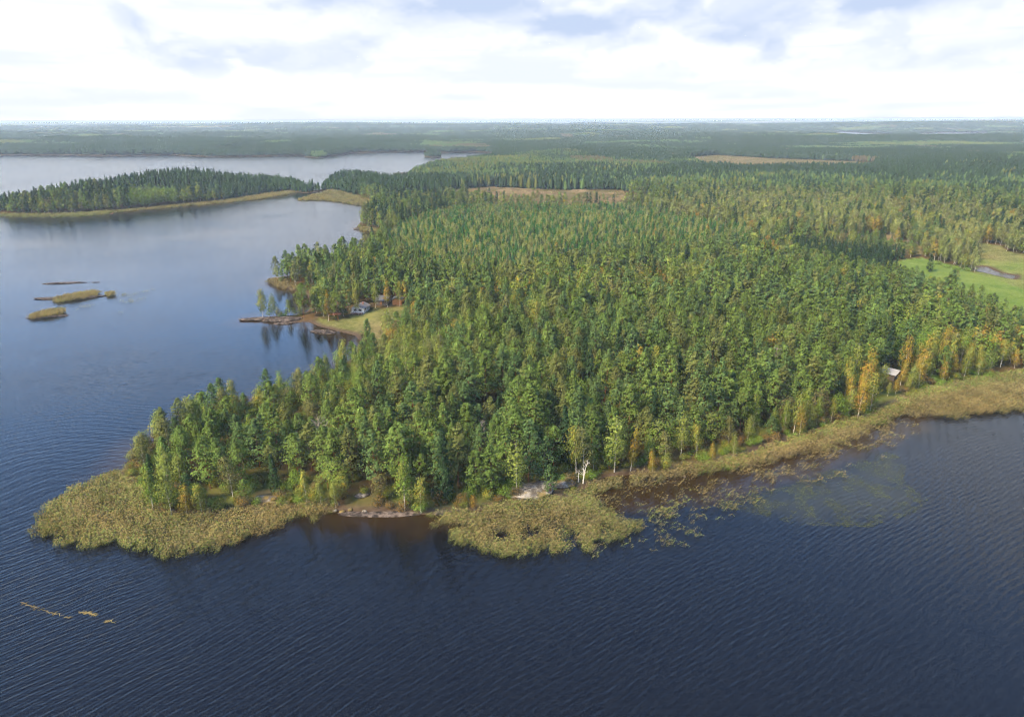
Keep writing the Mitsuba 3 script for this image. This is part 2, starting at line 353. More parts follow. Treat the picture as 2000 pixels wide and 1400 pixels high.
def curve(g, h, bend):
    z = np.linspace(0, 1, 6)
    ph = g.uniform(0, 6.3)
    return np.stack([bend * np.cos(ph) * z ** 2, bend * np.sin(ph) * z ** 2, z * h], -1)


# per level: (branches, flakes per branch, size factor)
def conifer(seed, h, rad, base, pal, lod, kind):
    """Pine (rounded top, clumped limbs) or spruce (narrow cone, drooping tiers)."""
    g = np.random.default_rng(seed)
    tr, cr = Flakes(), Flakes()
    stem = curve(g, h, g.uniform(0.1, 0.7))
    bark = PBARK if kind == 'pine' else DBARK
    limb(tr, stem, np.linspace(0.17, 0.03, 6) * h / 18, bark, 0.5, (6, 4, 3, 3)[lod])
    nb = (92, 50, 24, 9)[lod]; per = (19, 9, 5, 3)[lod]; size = (0.33, 0.60, 1.02, 1.7)[lod] * (h / 20) ** 0.5
    at_t = lambda t: np.array([np.interp(t, np.linspace(0, 1, 6), stem[:, k]) for k in range(3)]).T
    for i in range(nb):
        t = base + (1 - base) * ((i + g.uniform(0, 1)) / nb) ** (0.85 if kind == 'pine' else 1.0)
        u = (t - base) / (1 - base)
        if kind == 'pine':
            prof = (0.50 + 0.72 * min(u / 0.30, 1)) * max(1 - u, 0) ** 0.78 + 0.02
            rise = 0.05 + 0.45 * u
        else:
            prof = (1 - u) ** 0.85 + 0.03
            rise = -0.30 + 0.35 * u
        L = rad * prof * g.uniform(0.6, 1.25) + 0.12
        az = i * 2.39996 + g.normal() * 0.35
        o = at_t(t)
        d = np.array([math.cos(az), math.sin(az), rise])
        tip = o + d * L
        if lod == 0 and i % 3 == 0:
            limb(tr, [o, (o + tip) / 2, tip], np.array([0.05, 0.03, 0.012]) * h / 18, bark, 0.4, 3)
        s = g.uniform(0.25, 1.05, per) ** 0.7
        c = o + d * L * s[:, None] + g.normal(size=(per, 3)) * np.array([0.26, 0.26, 0.15]) * (0.35 + 0.5 * L)
        out = (c - o) * [1, 1, 0.6] / (L + 0.3) + [0, 0, 0.25 + 0.3 * u]
        b = np.clip(0.42 + 0.16 * g.normal() + g.normal(size=per) * 0.12, 0, 1)
        pl = np.full(per, pal)
        if kind == 'pine':
            pl[g.random(per) < 0.10] = PINED
        flakes(cr, g, c, size, out, pl, b)
    return tr, cr


def broadleaf(seed, h, rad, base, pal, lod, kind, mix=()):
    """Birch (narrow, airy, white stem) or a round-crowned broadleaf."""
    g = np.random.default_rng(seed)
    tr, cr = Flakes(), Flakes()
    stem = curve(g, h * 0.96, g.uniform(0.3, 1.3))
    bark = BBARK if kind == 'birch' else DBARK
    limb(tr, stem, np.linspace(0.15, 0.02, 6) * h / 17, bark, 0.55, (6, 4, 3, 3)[lod])
    nb = (74, 42, 20, 9)[lod]; per = (17, 8, 4, 3)[lod]; size = (0.29, 0.52, 0.95, 1.65)[lod] * (h / 18) ** 0.5
    zc = h * (base + 1) / 2; hh = h * (1 - base) / 2
    lob = g.normal(size=(5, 3)); lob /= np.linalg.norm(lob, axis=1, keepdims=True)
    for i in range(nb):
        w = 1 - 2 * (i + 0.5) / nb
        az = i * 2.39996 + g.normal() * 0.3
        d = np.array([math.cos(az) * math.sqrt(1 - w * w), math.sin(az) * math.sqrt(1 - w * w), w])
        k = g.uniform(0.45, 1.0) ** 0.6
        bulge = 1 + 0.28 * max(0.0, float((lob @ d).max()) - 0.6) / 0.4
        taper = (0.80 - 0.42 * w) if kind == 'birch' else 1.0
        c0 = np.array([0, 0, zc]) + d * [rad * taper, rad * taper, hh] * k * bulge * g.uniform(0.82, 1.08)
        sx = np.interp(c0[2], stem[:, 2], stem[:, 0]); sy = np.interp(c0[2], stem[:, 2], stem[:, 1])
        c0 += [sx, sy, 0]
        if lod == 0 and i % 6 == 0:
            zz = max(c0[2] - 1.6 * k, h * base * 0.8)
            o = np.array([np.interp(zz, stem[:, 2], stem[:, 0]), np.interp(zz, stem[:, 2], stem[:, 1]), zz])
            limb(tr, [o, (o + c0) / 2 + [0, 0, 0.2], c0], np.array([0.05, 0.03, 0.01]) * h / 17, bark, 0.5, 3)
        spread = np.array([0.62, 0.62, 0.55 if kind == 'birch' else 0.42]) * (rad / 2.6) ** 0.7
        c = c0 + g.normal(size=(per, 3)) * spread
        if kind == 'birch':
            c[:, 2] -= np.abs(g.normal(size=per)) * 0.35
        out = d * [1, 1, 0.9] + (c - c0) * 0.7
        pl = np.full(per, pal)
        for m, share in mix:
            if g.random() < share:
                pl[:] = m
        b = np.clip(0.43 + 0.17 * g.normal() + g.normal(size=per) * 0.12, 0, 1)
        flakes(cr, g, c, size, out, pl, b)
    return tr, cr


# kind -> variants (builder arguments at unit scale, colour word)
KINDS = {
    'pine_tree': [(conifer, 18, 4.6, 0.22, PINE, 'pine', (), 'mid-green'), (conifer, 18, 4.2, 0.18, PINEB, 'pine', (), 'grey-green'), (conifer, 18, 4.8, 0.32, PINE, 'pine', (), 'mid-green'), (conifer, 18, 4.4, 0.14, PINEB, 'pine', (), 'grey-green'),
                  (conifer, 18, 4.3, 0.25, PINED, 'pine', (), 'dull olive'), (conifer, 18, 4.0, 0.16, PINE, 'pine', (), 'mid-green')],
    'spruce_tree': [(conifer, 18, 2.5, 0.08, SPRUCE, 'spruce', (), 'dark'), (conifer, 18, 2.2, 0.05, SPRUCEY, 'spruce', (), 'bright green'), (conifer, 18, 2.9, 0.10, SPRUCE, 'spruce', (), 'dark')],
    'birch_tree': [(broadleaf, 16, 2.9, 0.2, BIRCH, 'birch', (), 'yellow-green'), (broadleaf, 16, 2.5, 0.22, BIRCH, 'birch', ((YELLOW, 0.3),), 'half-yellow'), (broadleaf, 16, 2.7, 0.2, YELLOW, 'birch', ((ORANGE, 0.25),), 'golden yellow'),
                   (broadleaf, 16, 2.9, 0.18, OLIVE, 'birch', (), 'olive'), (broadleaf, 16, 2.4, 0.22, BIRCH, 'birch', ((LEAFY, 0.5),), 'fresh green'), (broadleaf, 16, 2.2, 0.16, PALE, 'birch', (), 'pale')],
    'broadleaf_tree': [(broadleaf, 13, 3.4, 0.16, LEAFY, 'leaf', (), 'bright green'), (broadleaf, 13, 3.2, 0.16, BIRCH, 'leaf', ((YELLOW, 0.2),), 'yellow-green'), (broadleaf, 13, 3.2, 0.16, ORANGE, 'leaf', ((YELLOW, 0.5),), 'orange'),
                       (broadleaf, 13, 3.3, 0.16, DULL, 'leaf', ((OLIVE, 0.5),), 'brownish'), (broadleaf, 13, 3.4, 0.14, LEAFY, 'leaf', ((RGREEN, 0.5),), 'leaf-green')],
    'shrub': [(broadleaf, 3.2, 1.7, 0.02, BIRCH, 'leaf', ((YELLOW, 0.3),), 'yellow-green'), (broadleaf, 3.2, 1.8, 0.02, LEAFY, 'leaf', (), 'green'), (broadleaf, 3.2, 1.6, 0.02, DULL, 'leaf', ((ORANGE, 0.3),), 'rusty')],
}
BASE_H = {k: v[0][1] for k, v in KINDS.items()}
GROUPS = {}


def tree_group(kind, var, lod, parts):
    key = (kind, var, lod, parts)
    if key not in GROUPS:
        fn, h, rad, base, pal, sort, mix, _ = KINDS[kind][var]
        args = (len(kind) * 1000 + ord(kind[2]) * 100 + var * 10 + lod, h, rad, base, pal, lod, sort)
        tr, cr = fn(*args, mix) if fn is broadleaf else fn(*args)
        name = f'stock_{kind}_{var}_{lod}_{int(parts)}'
        if parts:
            scene[name] = {'type': 'shapegroup', 'trunk': tr.ply(), 'crown': cr.ply()}
        else:
            one = Flakes(); one.v, one.n, one.c = tr.v + cr.v, tr.n + cr.n, tr.c + cr.c
            scene[name] = {'type': 'shapegroup', 'whole': one.ply()}
        GROUPS[key] = name
    return GROUPS[key]


def place(key, group, x, y, z, rot, s, sz=None, lean=(0, 0)):
    c, sn = math.cos(rot), math.sin(rot)
    sz = s if sz is None else sz
    m = [[s * c, -s * sn, lean[0] * sz, x], [s * sn, s * c, lean[1] * sz, y], [0, 0, sz, z], [0, 0, 0, 1]]
    scene[key] = {'type': 'instance', 'to_world': T(m), 'g': {'type': 'ref', 'id': group}}


# ------------------------------------------------------------------ which trees stand where
def canopy(pts, z=10):
    g = ground_poly(pts, z)
    shapely.prepare(g)
    return g


PLANTED = canopy([(740, 470), (800, 430), (905, 402), (1100, 402), (1280, 402), (1440, 440), (1530, 466), (1480, 480), (1350, 492), (1230, 502), (1080, 535), (960, 560), (850, 545), (770, 505)], 6)
DARKSPRUCE = canopy([(1470, 478), (1530, 472), (1640, 484), (1720, 492), (1800, 506), (1790, 522), (1740, 534), (1640, 522), (1530, 505)], 3)
BIRCHSTRIP = canopy([(1270, 398), (1420, 372), (1600, 385), (1800, 402), (2060, 425), (2060, 478), (1960, 474), (1800, 462), (1640, 450), (1530, 446), (1400, 424)], 12)
GROVE = canopy([(1800, 478), (1830, 463), (1900, 468), (1912, 500), (1905, 518), (1850, 505)], 8)
MIXED = canopy([(830, 580), (960, 530), (1120, 520), (1330, 484), (1540, 466), (1570, 500), (1420, 520), (1340, 570), (1180, 600), (1100, 640), (960, 650), (850, 640)], 12)
LEFTMIX = canopy([(440, 730), (560, 690), (650, 650), (760, 650), (910, 640), (900, 700), (870, 770), (720, 760), (560, 770), (440, 765)], 12)
ISLAND = canopy([(-90, 430), (-90, 350), (130, 318), (300, 298), (640, 300), (640, 362), (560, 382), (250, 430)], 8)
LINDEN = canopy([(250, 395), (262, 360), (300, 345), (345, 360), (350, 400), (300, 408)], 8)
EASTBIRCH = canopy([(1600, 830), (1650, 770), (1730, 720), (1780, 690), (1900, 680), (2060, 670), (2060, 735), (1900, 755), (1760, 790), (1680, 825)], 4)
BRIGHT = canopy([(1740, 640), (1760, 580), (1800, 570), (1860, 580), (1850, 650), (1790, 670)], 14)
SPARSE = canopy([(600, 640), (600, 590), (640, 575), (760, 590), (810, 610), (740, 615), (660, 632)], 2)
HOUSES = []  # (x, y, radius) kept free of trees, filled below
ZONES = dict(PLANTED=PLANTED, DARKSPRUCE=DARKSPRUCE, BIRCHSTRIP=BIRCHSTRIP, GROVE=GROVE, MIXED=MIXED, LEFTMIX=LEFTMIX, ISLAND=ISLAND, LINDEN=LINDEN, EASTBIRCH=EASTBIRCH, BRIGHT=BRIGHT, SPARSE=SPARSE)
#            pine spruce birch leaf shrub, spacing, height factor
MIX = {'': (0.75, 0.04, 0.11, 0.10, 0.0, 5.5, 1.0), 'PLANTED': (0.0, 0.55, 0.45, 0.0, 0.0, 3.6, 0.52), 'DARKSPRUCE': (0.0, 0.9, 0.1, 0.0, 0.0, 3.3, 0.50), 'BIRCHSTRIP': (0.05, 0.10, 0.80, 0.05, 0.0, 4.0, 0.98),
       'GROVE': (0.0, 0.05, 0.85, 0.10, 0.0, 4.2, 0.9), 'MIXED': (0.20, 0.03, 0.34, 0.43, 0.0, 5.8, 1.05), 'LEFTMIX': (0.38, 0.03, 0.24, 0.35, 0.0, 5.6, 0.92), 'ISLAND': (0.42, 0.50, 0.04, 0.04, 0.0, 5.2, 1.22),
       'LINDEN': (0.0, 0.05, 0.05, 0.90, 0.0, 5.2, 1.35), 'EASTBIRCH': (0.05, 0.02, 0.80, 0.13, 0.0, 5.2, 1.0), 'BRIGHT': (0.25, 0.0, 0.30, 0.45, 0.0, 5.0, 1.2), 'SPARSE': (0.5, 0.0, 0.5, 0.0, 0.0, 5.6, 0.9)}
NAMES = ['pine_tree', 'spruce_tree', 'birch_tree', 'broadleaf_tree', 'shrub']


def scatter(r0, r1, cell, half=53.0):
    """Jittered grid points of a sector of the ground."""
    ext = r1 * math.sin(math.radians(half))
    gx, gy = np.meshgrid(np.arange(-ext, ext, cell), np.arange(r0 * 0.6, r1, cell))
    gx = gx + (np.arange(gx.shape[0]) % 2)[:, None] * cell / 2
    x = (gx + rng.uniform(-0.36, 0.36, gx.shape) * cell).ravel()
    y = (gy + rng.uniform(-0.36, 0.36, gx.shape) * cell).ravel()
    r = np.hypot(x, y)
    a = np.degrees(np.arctan2(x, y))
    k = (r >= r0) & (r < r1) & (np.abs(a) < (52.0 if r1 < 600 else 42.0))
    return x[k], y[k]


def zone_of(x, y):
    z = np.full(len(x), '', dtype='U12')
    for name, g in ZONES.items():
        z[inside(g, x, y)] = name
    return z


def free(x, y, sd, margin=2.5):
    k = sd > margin
    rag = meshkit.noise(np.stack([x / 16.0, y / 16.0, 0 * x], -1), 51)
    for g in OPEN:
        m = inside(g, x, y)
        if g in (CLEARCUT, CLEARING, STRIP):
            m &= (shapely.distance(shapely.points(x, y), g.boundary) > 20) | (rag < 0.52)
        k &= ~m
    for hx, hy, hr in HOUSES:
        k &= np.hypot(x - hx, y - hy) > hr
    return k


TREES = []   # (x, y, z, kind, variant, rot, width scale, height scale, sd)


def pick_variant(kind, zone, sd, g):
    u = g.random()
    if kind == 'birch_tree':
        if zone == 'EASTBIRCH':
            return int(np.searchsorted([0.30, 0.55, 0.85, 0.93], u))
        if zone == 'PLANTED':
            return int(np.searchsorted([0.20, 0.25, 0.26, 0.32, 0.36], u))
        if zone in ('BIRCHSTRIP', 'GROVE'):
            return int(np.searchsorted([0.16, 0.24, 0.28, 0.52, 0.56], u))
        return int(np.searchsorted([0.46, 0.58, 0.60, 0.78], u))
    if kind == 'broadleaf_tree':
        if zone in ('BRIGHT', 'LINDEN'):
            return 0 if u < 0.6 else 4
        if zone in ('MIXED', 'LEFTMIX'):
            return int(np.searchsorted([0.30, 0.58, 0.66, 0.80], u))
        return int(np.searchsorted([0.40, 0.60, 0.625, 0.70], u))
    if kind == 'spruce_tree':
        return 1 if zone == 'PLANTED' and u < 0.8 else (0 if u < 0.6 else 2)
    return int(u * len(KINDS[kind]))


def grow(r0, r1, base_cell):
    for zone, spec in MIX.items():
        cell = spec[5] * base_cell
        x, y = scatter(r0, r1, cell)
        k = zone_of(x, y) == zone
        x, y = x[k], y[k]
        sd = signed(x, y)
        k = free(x, y, sd)
        x, y, sd = x[k], y[k], sd[k]
        z = height(x, y, sd)
        stand = meshkit.fbm(np.stack([x / 150.0, y / 150.0, 0 * x], -1), 3, 12)
        clump = meshkit.fbm(np.stack([x / 24.0, y / 24.0, 0 * x], -1), 2, 63)
        thin = meshkit.noise(np.stack([x / 11.0, y / 11.0, 0 * x], -1), 19)
        heath = inside(HEATH, x, y)
        tame = 0.52 + 0.48 * sstep(8, 85, shapely.distance(shapely.points(x, y), FIELD)) if zone in ('', 'MIXED') else np.ones(len(x))
        for i in range(len(x)):
            if thin[i] > 0.86 and zone == '':
                continue
            pr = np.array(spec[:5])
            far = math.hypot(x[i], y[i]) > 620
            if zone == '' and far:
                s = stand[i]
                pr = np.array((0.35, 0.58, 0.07, 0, 0)) if s < 0.48 else np.array((0.55, 0.27, 0.18, 0, 0)) if s < 0.60 else np.array((0.25, 0.2, 0.5, 0.05, 0))
            if zone == '' and not far:
                pr = np.array((0.30, 0.03, 0.34, 0.33, 0)) if clump[i] > 0.62 else np.array((0.90, 0.05, 0.04, 0.01, 0))
            if zone in ('MIXED', 'LEFTMIX'):
                pr = np.array((0.62, 0.06, 0.17, 0.15, 0)) if clump[i] < 0.46 else np.array((0.10, 0.02, 0.38, 0.50, 0))
            if sd[i] < 9 and zone in ('', 'LEFTMIX'):
                pr = np.array((0.34, 0.03, 0.42, 0.16, 0.05))
            if zone == 'ISLAND' and sd[i] < 16:
                pr = np.array((0.25, 0.15, 0.35, 0.25, 0))
            kind = NAMES[int(np.searchsorted(np.cumsum(pr / pr.sum()), rng.random()))]
            hf = spec[6] * rng.uniform(0.70, 1.20) * (0.80 if x[i] < -50 and y[i] < 262 else 1.0) * tame[i]
            if sd[i] < 6 and kind != 'shrub':
                hf *= rng.uniform(0.45, 0.95)
            if heath[i]:
                if rng.random() < 0.5:
                    continue
                hf *= rng.uniform(0.3, 0.6)
            if kind == 'birch_tree' and zone == 'PLANTED':
                hf *= 1.15
            w = hf ** 0.75 * rng.uniform(0.88, 1.15) * max(1.0, base_cell ** 0.8)
            TREES.append((x[i], y[i], z[i] - 0.15, kind, pick_variant(kind, zone, sd[i], rng), rng.uniform(0, 6.28), w, hf, sd[i]))


def hand(u, v, kind, var, hf, w=None, lean=0):
    x, y = at(u, v, 1.0)
    sd = float(signed(np.array([x]), np.array([y]))[0])
    TREES.append((x, y, max(float(height(np.array([x]), np.array([y]))[0]), 0.1) - 0.1, kind, var, u * 0.37, hf if w is None else w, hf, sd))


# ------------------------------------------------------------------ buildings (placed before the trees so that the trees keep clear)
plain('white_boards', (0.60, 0.61, 0.62)); plain('dark_boards', (0.055, 0.045, 0.038)); plain('brown_boards', (0.16, 0.075, 0.035)); plain('orange_boards', (0.34, 0.15, 0.05))
plain('grey_roof', (0.13, 0.13, 0.132), 0.7); plain('dark_roof', (0.075, 0.078, 0.085), 0.6); plain('metal_roof', (0.24, 0.25, 0.27), 0.7, 0.0); plain('red_boards', (0.22, 0.035, 0.025)); plain('pane_glass', (0.03, 0.035, 0.04), 0.08)
plain('brick_red', (0.22, 0.08, 0.05)); plain('boat_white', (0.7, 0.7, 0.68), 0.4)


def cabin(name, u, v, w, d, wall_h, roof_h, rot, walls, roof, label, lift=0.3, eave=0.6, gable_windows=2, chimney=True, porch=None, z_photo=1.5):
    """A gabled cabin; the gable end with windows looks along local -y."""
    x, y = at(u, v, z_photo)
    z = float(height(np.array([x]), np.array([y]))[0]) + lift
    place_m = T().translate([x, y, z]).rotate([0, 0, 1], rot)
    labels[name] = {'label': label, 'category': 'cabin'}
    HOUSES.append((x, y, max(w, d) * 0.5 + 2.5))
    a, b = w / 2, d / 2

    def part(key, mesh, bsdf):
        k, n = f'{name}__{key}', 1
        while k in scene:
            k, n = f'{name}__{key}_{n:03d}', n + 1
        scene[k] = mikit.ply(mesh, bsdf, to_world=place_m)
        return k

    v5 = np.array([[-a, -b, -lift - 0.8], [a, -b, -lift - 0.8], [a, -b, wall_h], [0, -b, wall_h + roof_h], [-a, -b, wall_h]])
    prism = np.vstack([v5, v5 + [0, d, 0]])
    f = [[0, 1, 2], [0, 2, 4], [4, 2, 3], [5, 7, 6], [5, 9, 7], [9, 8, 7]]
    for i in range(5):
        j = (i + 1) % 5
        if i not in (2, 3):
            f += [[i, i + 5, j + 5], [i, j + 5, j]]
    part('wall', trimesh.Trimesh(prism, f, process=False), walls)
    sl = math.atan2(roof_h, a)
    for s in (-1, 1):
        L = math.hypot(a, roof_h) + eave
        m = trimesh.creation.box([L, d + 2 * eave, 0.14])
        m.apply_translation([L / 2, 0, 0.08]); m.apply_transform(trimesh.transformations.rotation_matrix(sl, [0, 1, 0]))
        m.apply_translation([0, 0, wall_h + roof_h])
        if s < 0:
            m.apply_transform(trimesh.transformations.rotation_matrix(math.pi, [0, 0, 1]))
        part('roof_slope', m, roof)

    def box(cx, cy, cz, sx, sy, sz):
        m = trimesh.creation.box([sx, sy, sz]); m.apply_translation([cx, cy, cz]); return m
    for i in range(gable_windows):
        cx = (i + 0.5) / gable_windows * w * 0.8 - w * 0.4
        k = part('window', box(cx, -b - 0.02, wall_h * 0.55, w * 0.24, 0.08, 1.15), 'white_boards' if walls != 'white_boards' else 'dark_boards')
        scene[k + '__pane'] = mikit.ply(box(cx, -b - 0.05, wall_h * 0.55, w * 0.24 - 0.2, 0.08, 0.95), 'pane_glass', to_world=place_m)
    for i in range(2):
        cy = (i + 0.5) / 2 * d * 0.8 - d * 0.4
        k = part('window', box(a + 0.02, cy, wall_h * 0.55, 0.08, 1.2, 1.1), 'white_boards' if walls != 'white_boards' else 'dark_boards')
        scene[k + '__pane'] = mikit.ply(box(a + 0.05, cy, wall_h * 0.55, 0.08, 1.0, 0.9), 'pane_glass', to_world=place_m)
    part('door', box(-a - 0.02, 0, 1.0, 0.08, 0.95, 2.0), 'brown_boards')
    if chimney:
        part('chimney', box(a * 0.35, d * 0.12, wall_h + roof_h * 0.75 + 0.5, 0.6, 0.6, 1.4), 'brick_red')
    if porch:
        part('porch', box(0, -b - 1.2, 0.02, w * 0.9, 2.4, 0.16), 'brown_boards')
        part('railing', trimesh.util.concatenate([box(0, -b - 2.35, 0.95, w * 0.9, 0.08, 0.1)] + [box(q * w * 0.44, -b - 2.35, 0.5, 0.09, 0.09, 0.9) for q in np.linspace(-1, 1, 9)]), porch)


cabin('lakeside_cabin', 705, 612, 7.0, 7.6, 2.5, 1.5, -12, 'white_boards', 'grey_roof', 'white cabin with grey gabled roof facing the grassy shore', gable_windows=2, porch='white_boards')
cabin('lakeside_cabin_001', 656, 611, 7.5, 8.0, 2.6, 2.0, 8, 'dark_boards', 'grey_roof', 'dark-walled cabin with grey roof and red porch beside the spit', gable_windows=2, porch='red_boards')
cabin('lakeside_cabin_002', 752, 601, 10.0, 6.0, 2.4, 1.5, 78, 'dark_boards', 'dark_roof', 'long dark brown cabin half hidden behind slim birches', gable_windows=1)
cabin('lakeside_cabin_003', 778, 603, 5.0, 5.0, 2.6, 1.2, -5, 'orange_boards', 'dark_roof', 'small orange timber shed at the edge of the yard', gable_windows=0, chimney=False)
cabin('shore_hut', 1741, 730, 6.2, 5.2, 2.4, 1.2, 38, 'dark_boards', 'metal_roof', 'hut with pale grey metal roof among yellow birches on the right shore', gable_windows=1, chimney=False, z_photo=3.0)
for hv in (750, 764, 778, 790):
    HOUSES.append((*at(1738, hv, 0), 5.5))
cabin('island_cabin', 42, 409, 7.0, 7.0, 2.4, 1.6, 10, 'brown_boards', 'grey_roof', 'grey-roofed cabin under trees at the far tip of the wooded island', gable_windows=1, chimney=False)
cabin('island_cabin_001', 214, 405, 8.0, 7.0, 2.5, 1.7, -8, 'white_boards', 'grey_roof', 'pale cabin among trees on the middle of the island shore', gable_windows=2, chimney=False)
cabin('farmhouse', 948, 277, 26.0, 20.0, 7.0, 5.0, 15, 'white_boards', 'metal_roof', 'white farmhouse standing alone in the far forest beyond the lake', gable_windows=3, chimney=False, z_photo=22)
for i, (u, v) in enumerate(((446, 294), (455, 293.5), (464, 293), (472, 292.5))):
    cabin('shore_chalet' + (f'_{i:03d}' if i else ''), u, v, 11, 9, 4.0, 4.5, 5 * i, 'white_boards', 'grey_roof', ('westernmost', 'second', 'third', 'easternmost')[i] + ' of four small pale chalets in a row on the far shore', gable_windows=1, chimney=False, z_photo=8)
cabin('lakeside_cabin_004', 764, 354, 10.0, 9.0, 3.0, 2.0, 20, 'white_boards', 'metal_roof', 'pale-roofed cabin between trees at the neck of land by the far lake', gable_windows=1, chimney=False)

# ------------------------------------------------------------------ single trees that stand out, then the stands
hand(790, 992, 'birch_tree', 4, 1.02, 1.12); hand(822, 996, 'birch_tree', 1, 0.72, 0.85); hand(1200, 918, 'birch_tree', 0, 1.10, 1.35); hand(1232, 915, 'birch_tree', 2, 0.85, 0.7); hand(1140, 925, 'birch_tree', 3, 1.05, 1.0)
hand(925, 990, 'broadleaf_tree', 2, 0.34, 0.30); hand(1075, 962, 'pine_tree', 1, 0.55, 0.6); hand(600, 985, 'birch_tree', 1, 0.75, 0.55); hand(628, 985, 'birch_tree', 0, 0.55, 0.5); hand(655, 985, 'birch_tree', 0, 0.5, 0.5)
hand(1550, 842, 'birch_tree', 0, 0.95, 0.85); hand(1562, 846, 'birch_tree', 2, 0.70, 0.75); hand(1628, 775, 'birch_tree', 0, 0.85, 1.0); hand(1675, 815, 'birch_tree', 2, 0.9, 1.0); hand(1700, 800, 'birch_tree', 1, 1.0, 0.95)
hand(1300, 918, 'broadleaf_tree', 1, 0.5, 0.5); hand(1275, 920, 'birch_tree', 2, 0.5, 0.5); hand(1432, 890, 'birch_tree', 0, 0.55, 0.5); hand(1392, 900, 'birch_tree', 2, 0.45, 0.4); hand(335, 1002, 'birch_tree', 0, 0.95, 1.0)
hand(300, 996, 'birch_tree', 4, 0.9, 1.0); hand(365, 1002, 'birch_tree', 2, 0.6, 0.7); hand(395, 1002, 'birch_tree', 1, 0.65, 0.7); hand(1815, 532, 'spruce_tree', 0, 0.68, 1.0); hand(1866, 548, 'pine_tree', 4, 0.36, 0.5)
for u, v, s, k, va in ((527, 620, 0.30, 'pine_tree', 2), (543, 618, 0.26, 'birch_tree', 3), (553, 617, 0.95, 'shrub', 1), (560, 616, 0.22, 'pine_tree', 0), (574, 614, 0.30, 'birch_tree', 0), (585, 613, 1.2, 'shrub', 0)):
    hand(u, v, k, va, s, s * 1.5)
for u, v, va, s in ((1722, 757, 0, 0.62), (1758, 752, 2, 0.58), (1734, 772, 1, 0.36), (1749, 768, 2, 0.40), (1712, 770, 1, 0.7)):
    hand(u, v, 'birch_tree', va, s, s * 1.1)
for u, v, va in ((642, 627, 2), (700, 619, 1), (735, 611, 0), (757, 610, 2), (781, 610, 1), (795, 611, 2), (672, 622, 3)):
    hand(u, v, 'birch_tree', va, 0.95, 0.8)
for u, v in ((1565, 462), (1580, 462), (1597, 463), (1612, 464), (1627, 466)):
    hand(u, v + 2, 'broadleaf_tree', 1, 0.85, 1.1)
for u, v in ((1850, 523), (1868, 526), (1888, 529), (1832, 517), (1885, 521)):
    hand(u, v, 'shrub', 2 if u > 1900 else 1, 0.9, 1.6)
for u, v, k, va, s in ((940, 386, 'spruce_tree', 0, 0.22), (948, 383, 'pine_tree', 0, 0.3), (968, 391, 'spruce_tree', 0, 0.2), (915, 380, 'pine_tree', 4, 0.3), (930, 395, 'spruce_tree', 0, 0.25), (1000, 388, 'pine_tree', 0, 0.25), (1085, 374, 'birch_tree', 3, 0.5), (1120, 386, 'birch_tree', 3, 0.4), (1245, 378, 'broadleaf_tree', 3, 0.9), (1262, 381, 'broadleaf_tree', 3, 0.85)):
    hand(u, v, k, va, s)
ux, uy = scatter(120, 330, 2.6)
usd = signed(ux, uy)
uk = free(ux, uy, usd, 0.8) & (usd < 15) & (uy < 275) & (rng.random(len(ux)) < np.where(usd < 7, 0.80, 0.45))
for x, y, d in zip(ux[uk], uy[uk], usd[uk]):
    f = rng.uniform(0.35, 1.15)
    TREES.append((x, y, max(float(height(np.array([x]), np.array([y]))[0]), 0.1) - 0.1, 'shrub', int(rng.integers(0, 3)), rng.uniform(0, 6.28), f * 1.1, f, d))
for q in range(260):
    u, v = rng.uniform(880, 1285), rng.uniform(371, 408)
    if inside(CLEARCUT, *at(u, v, 2)):
        b = rng.random()
        hand(u, v, 'shrub' if b < 0.55 else 'spruce_tree' if b < 0.8 else 'birch_tree', int(rng.integers(0, 3)), rng.uniform(0.5, 1.1) if b < 0.55 else rng.uniform(0.12, 0.3))
for q in range(60):
    u, v = rng.uniform(1345, 1700), rng.uniform(306, 335)
    if inside(CLEARING, *at(u, v, 2)):
        hand(u, v, 'pine_tree', 0, rng.uniform(0.15, 0.4))
grow(100, 460, 1.0)
grow(460, 1000, 1.12)
print('trees', len(TREES))
X = np.array([t[0] for t in TREES]); Y = np.array([t[1] for t in TREES]); Z = np.array([t[2] for t in TREES])
KIND = np.array([t[3] for t in TREES]); SC = np.array([t[7] for t in TREES]); SD = np.array([t[8] for t in TREES])
TALL = SC * np.array([BASE_H[k] for k in KIND])
pu, pv, depth = pixel(np.stack([X, Y, Z + TALL * 0.7], -1))
big_px = F0 * TALL / depth
in_frame = (pu > 6) & (pu < 1994)
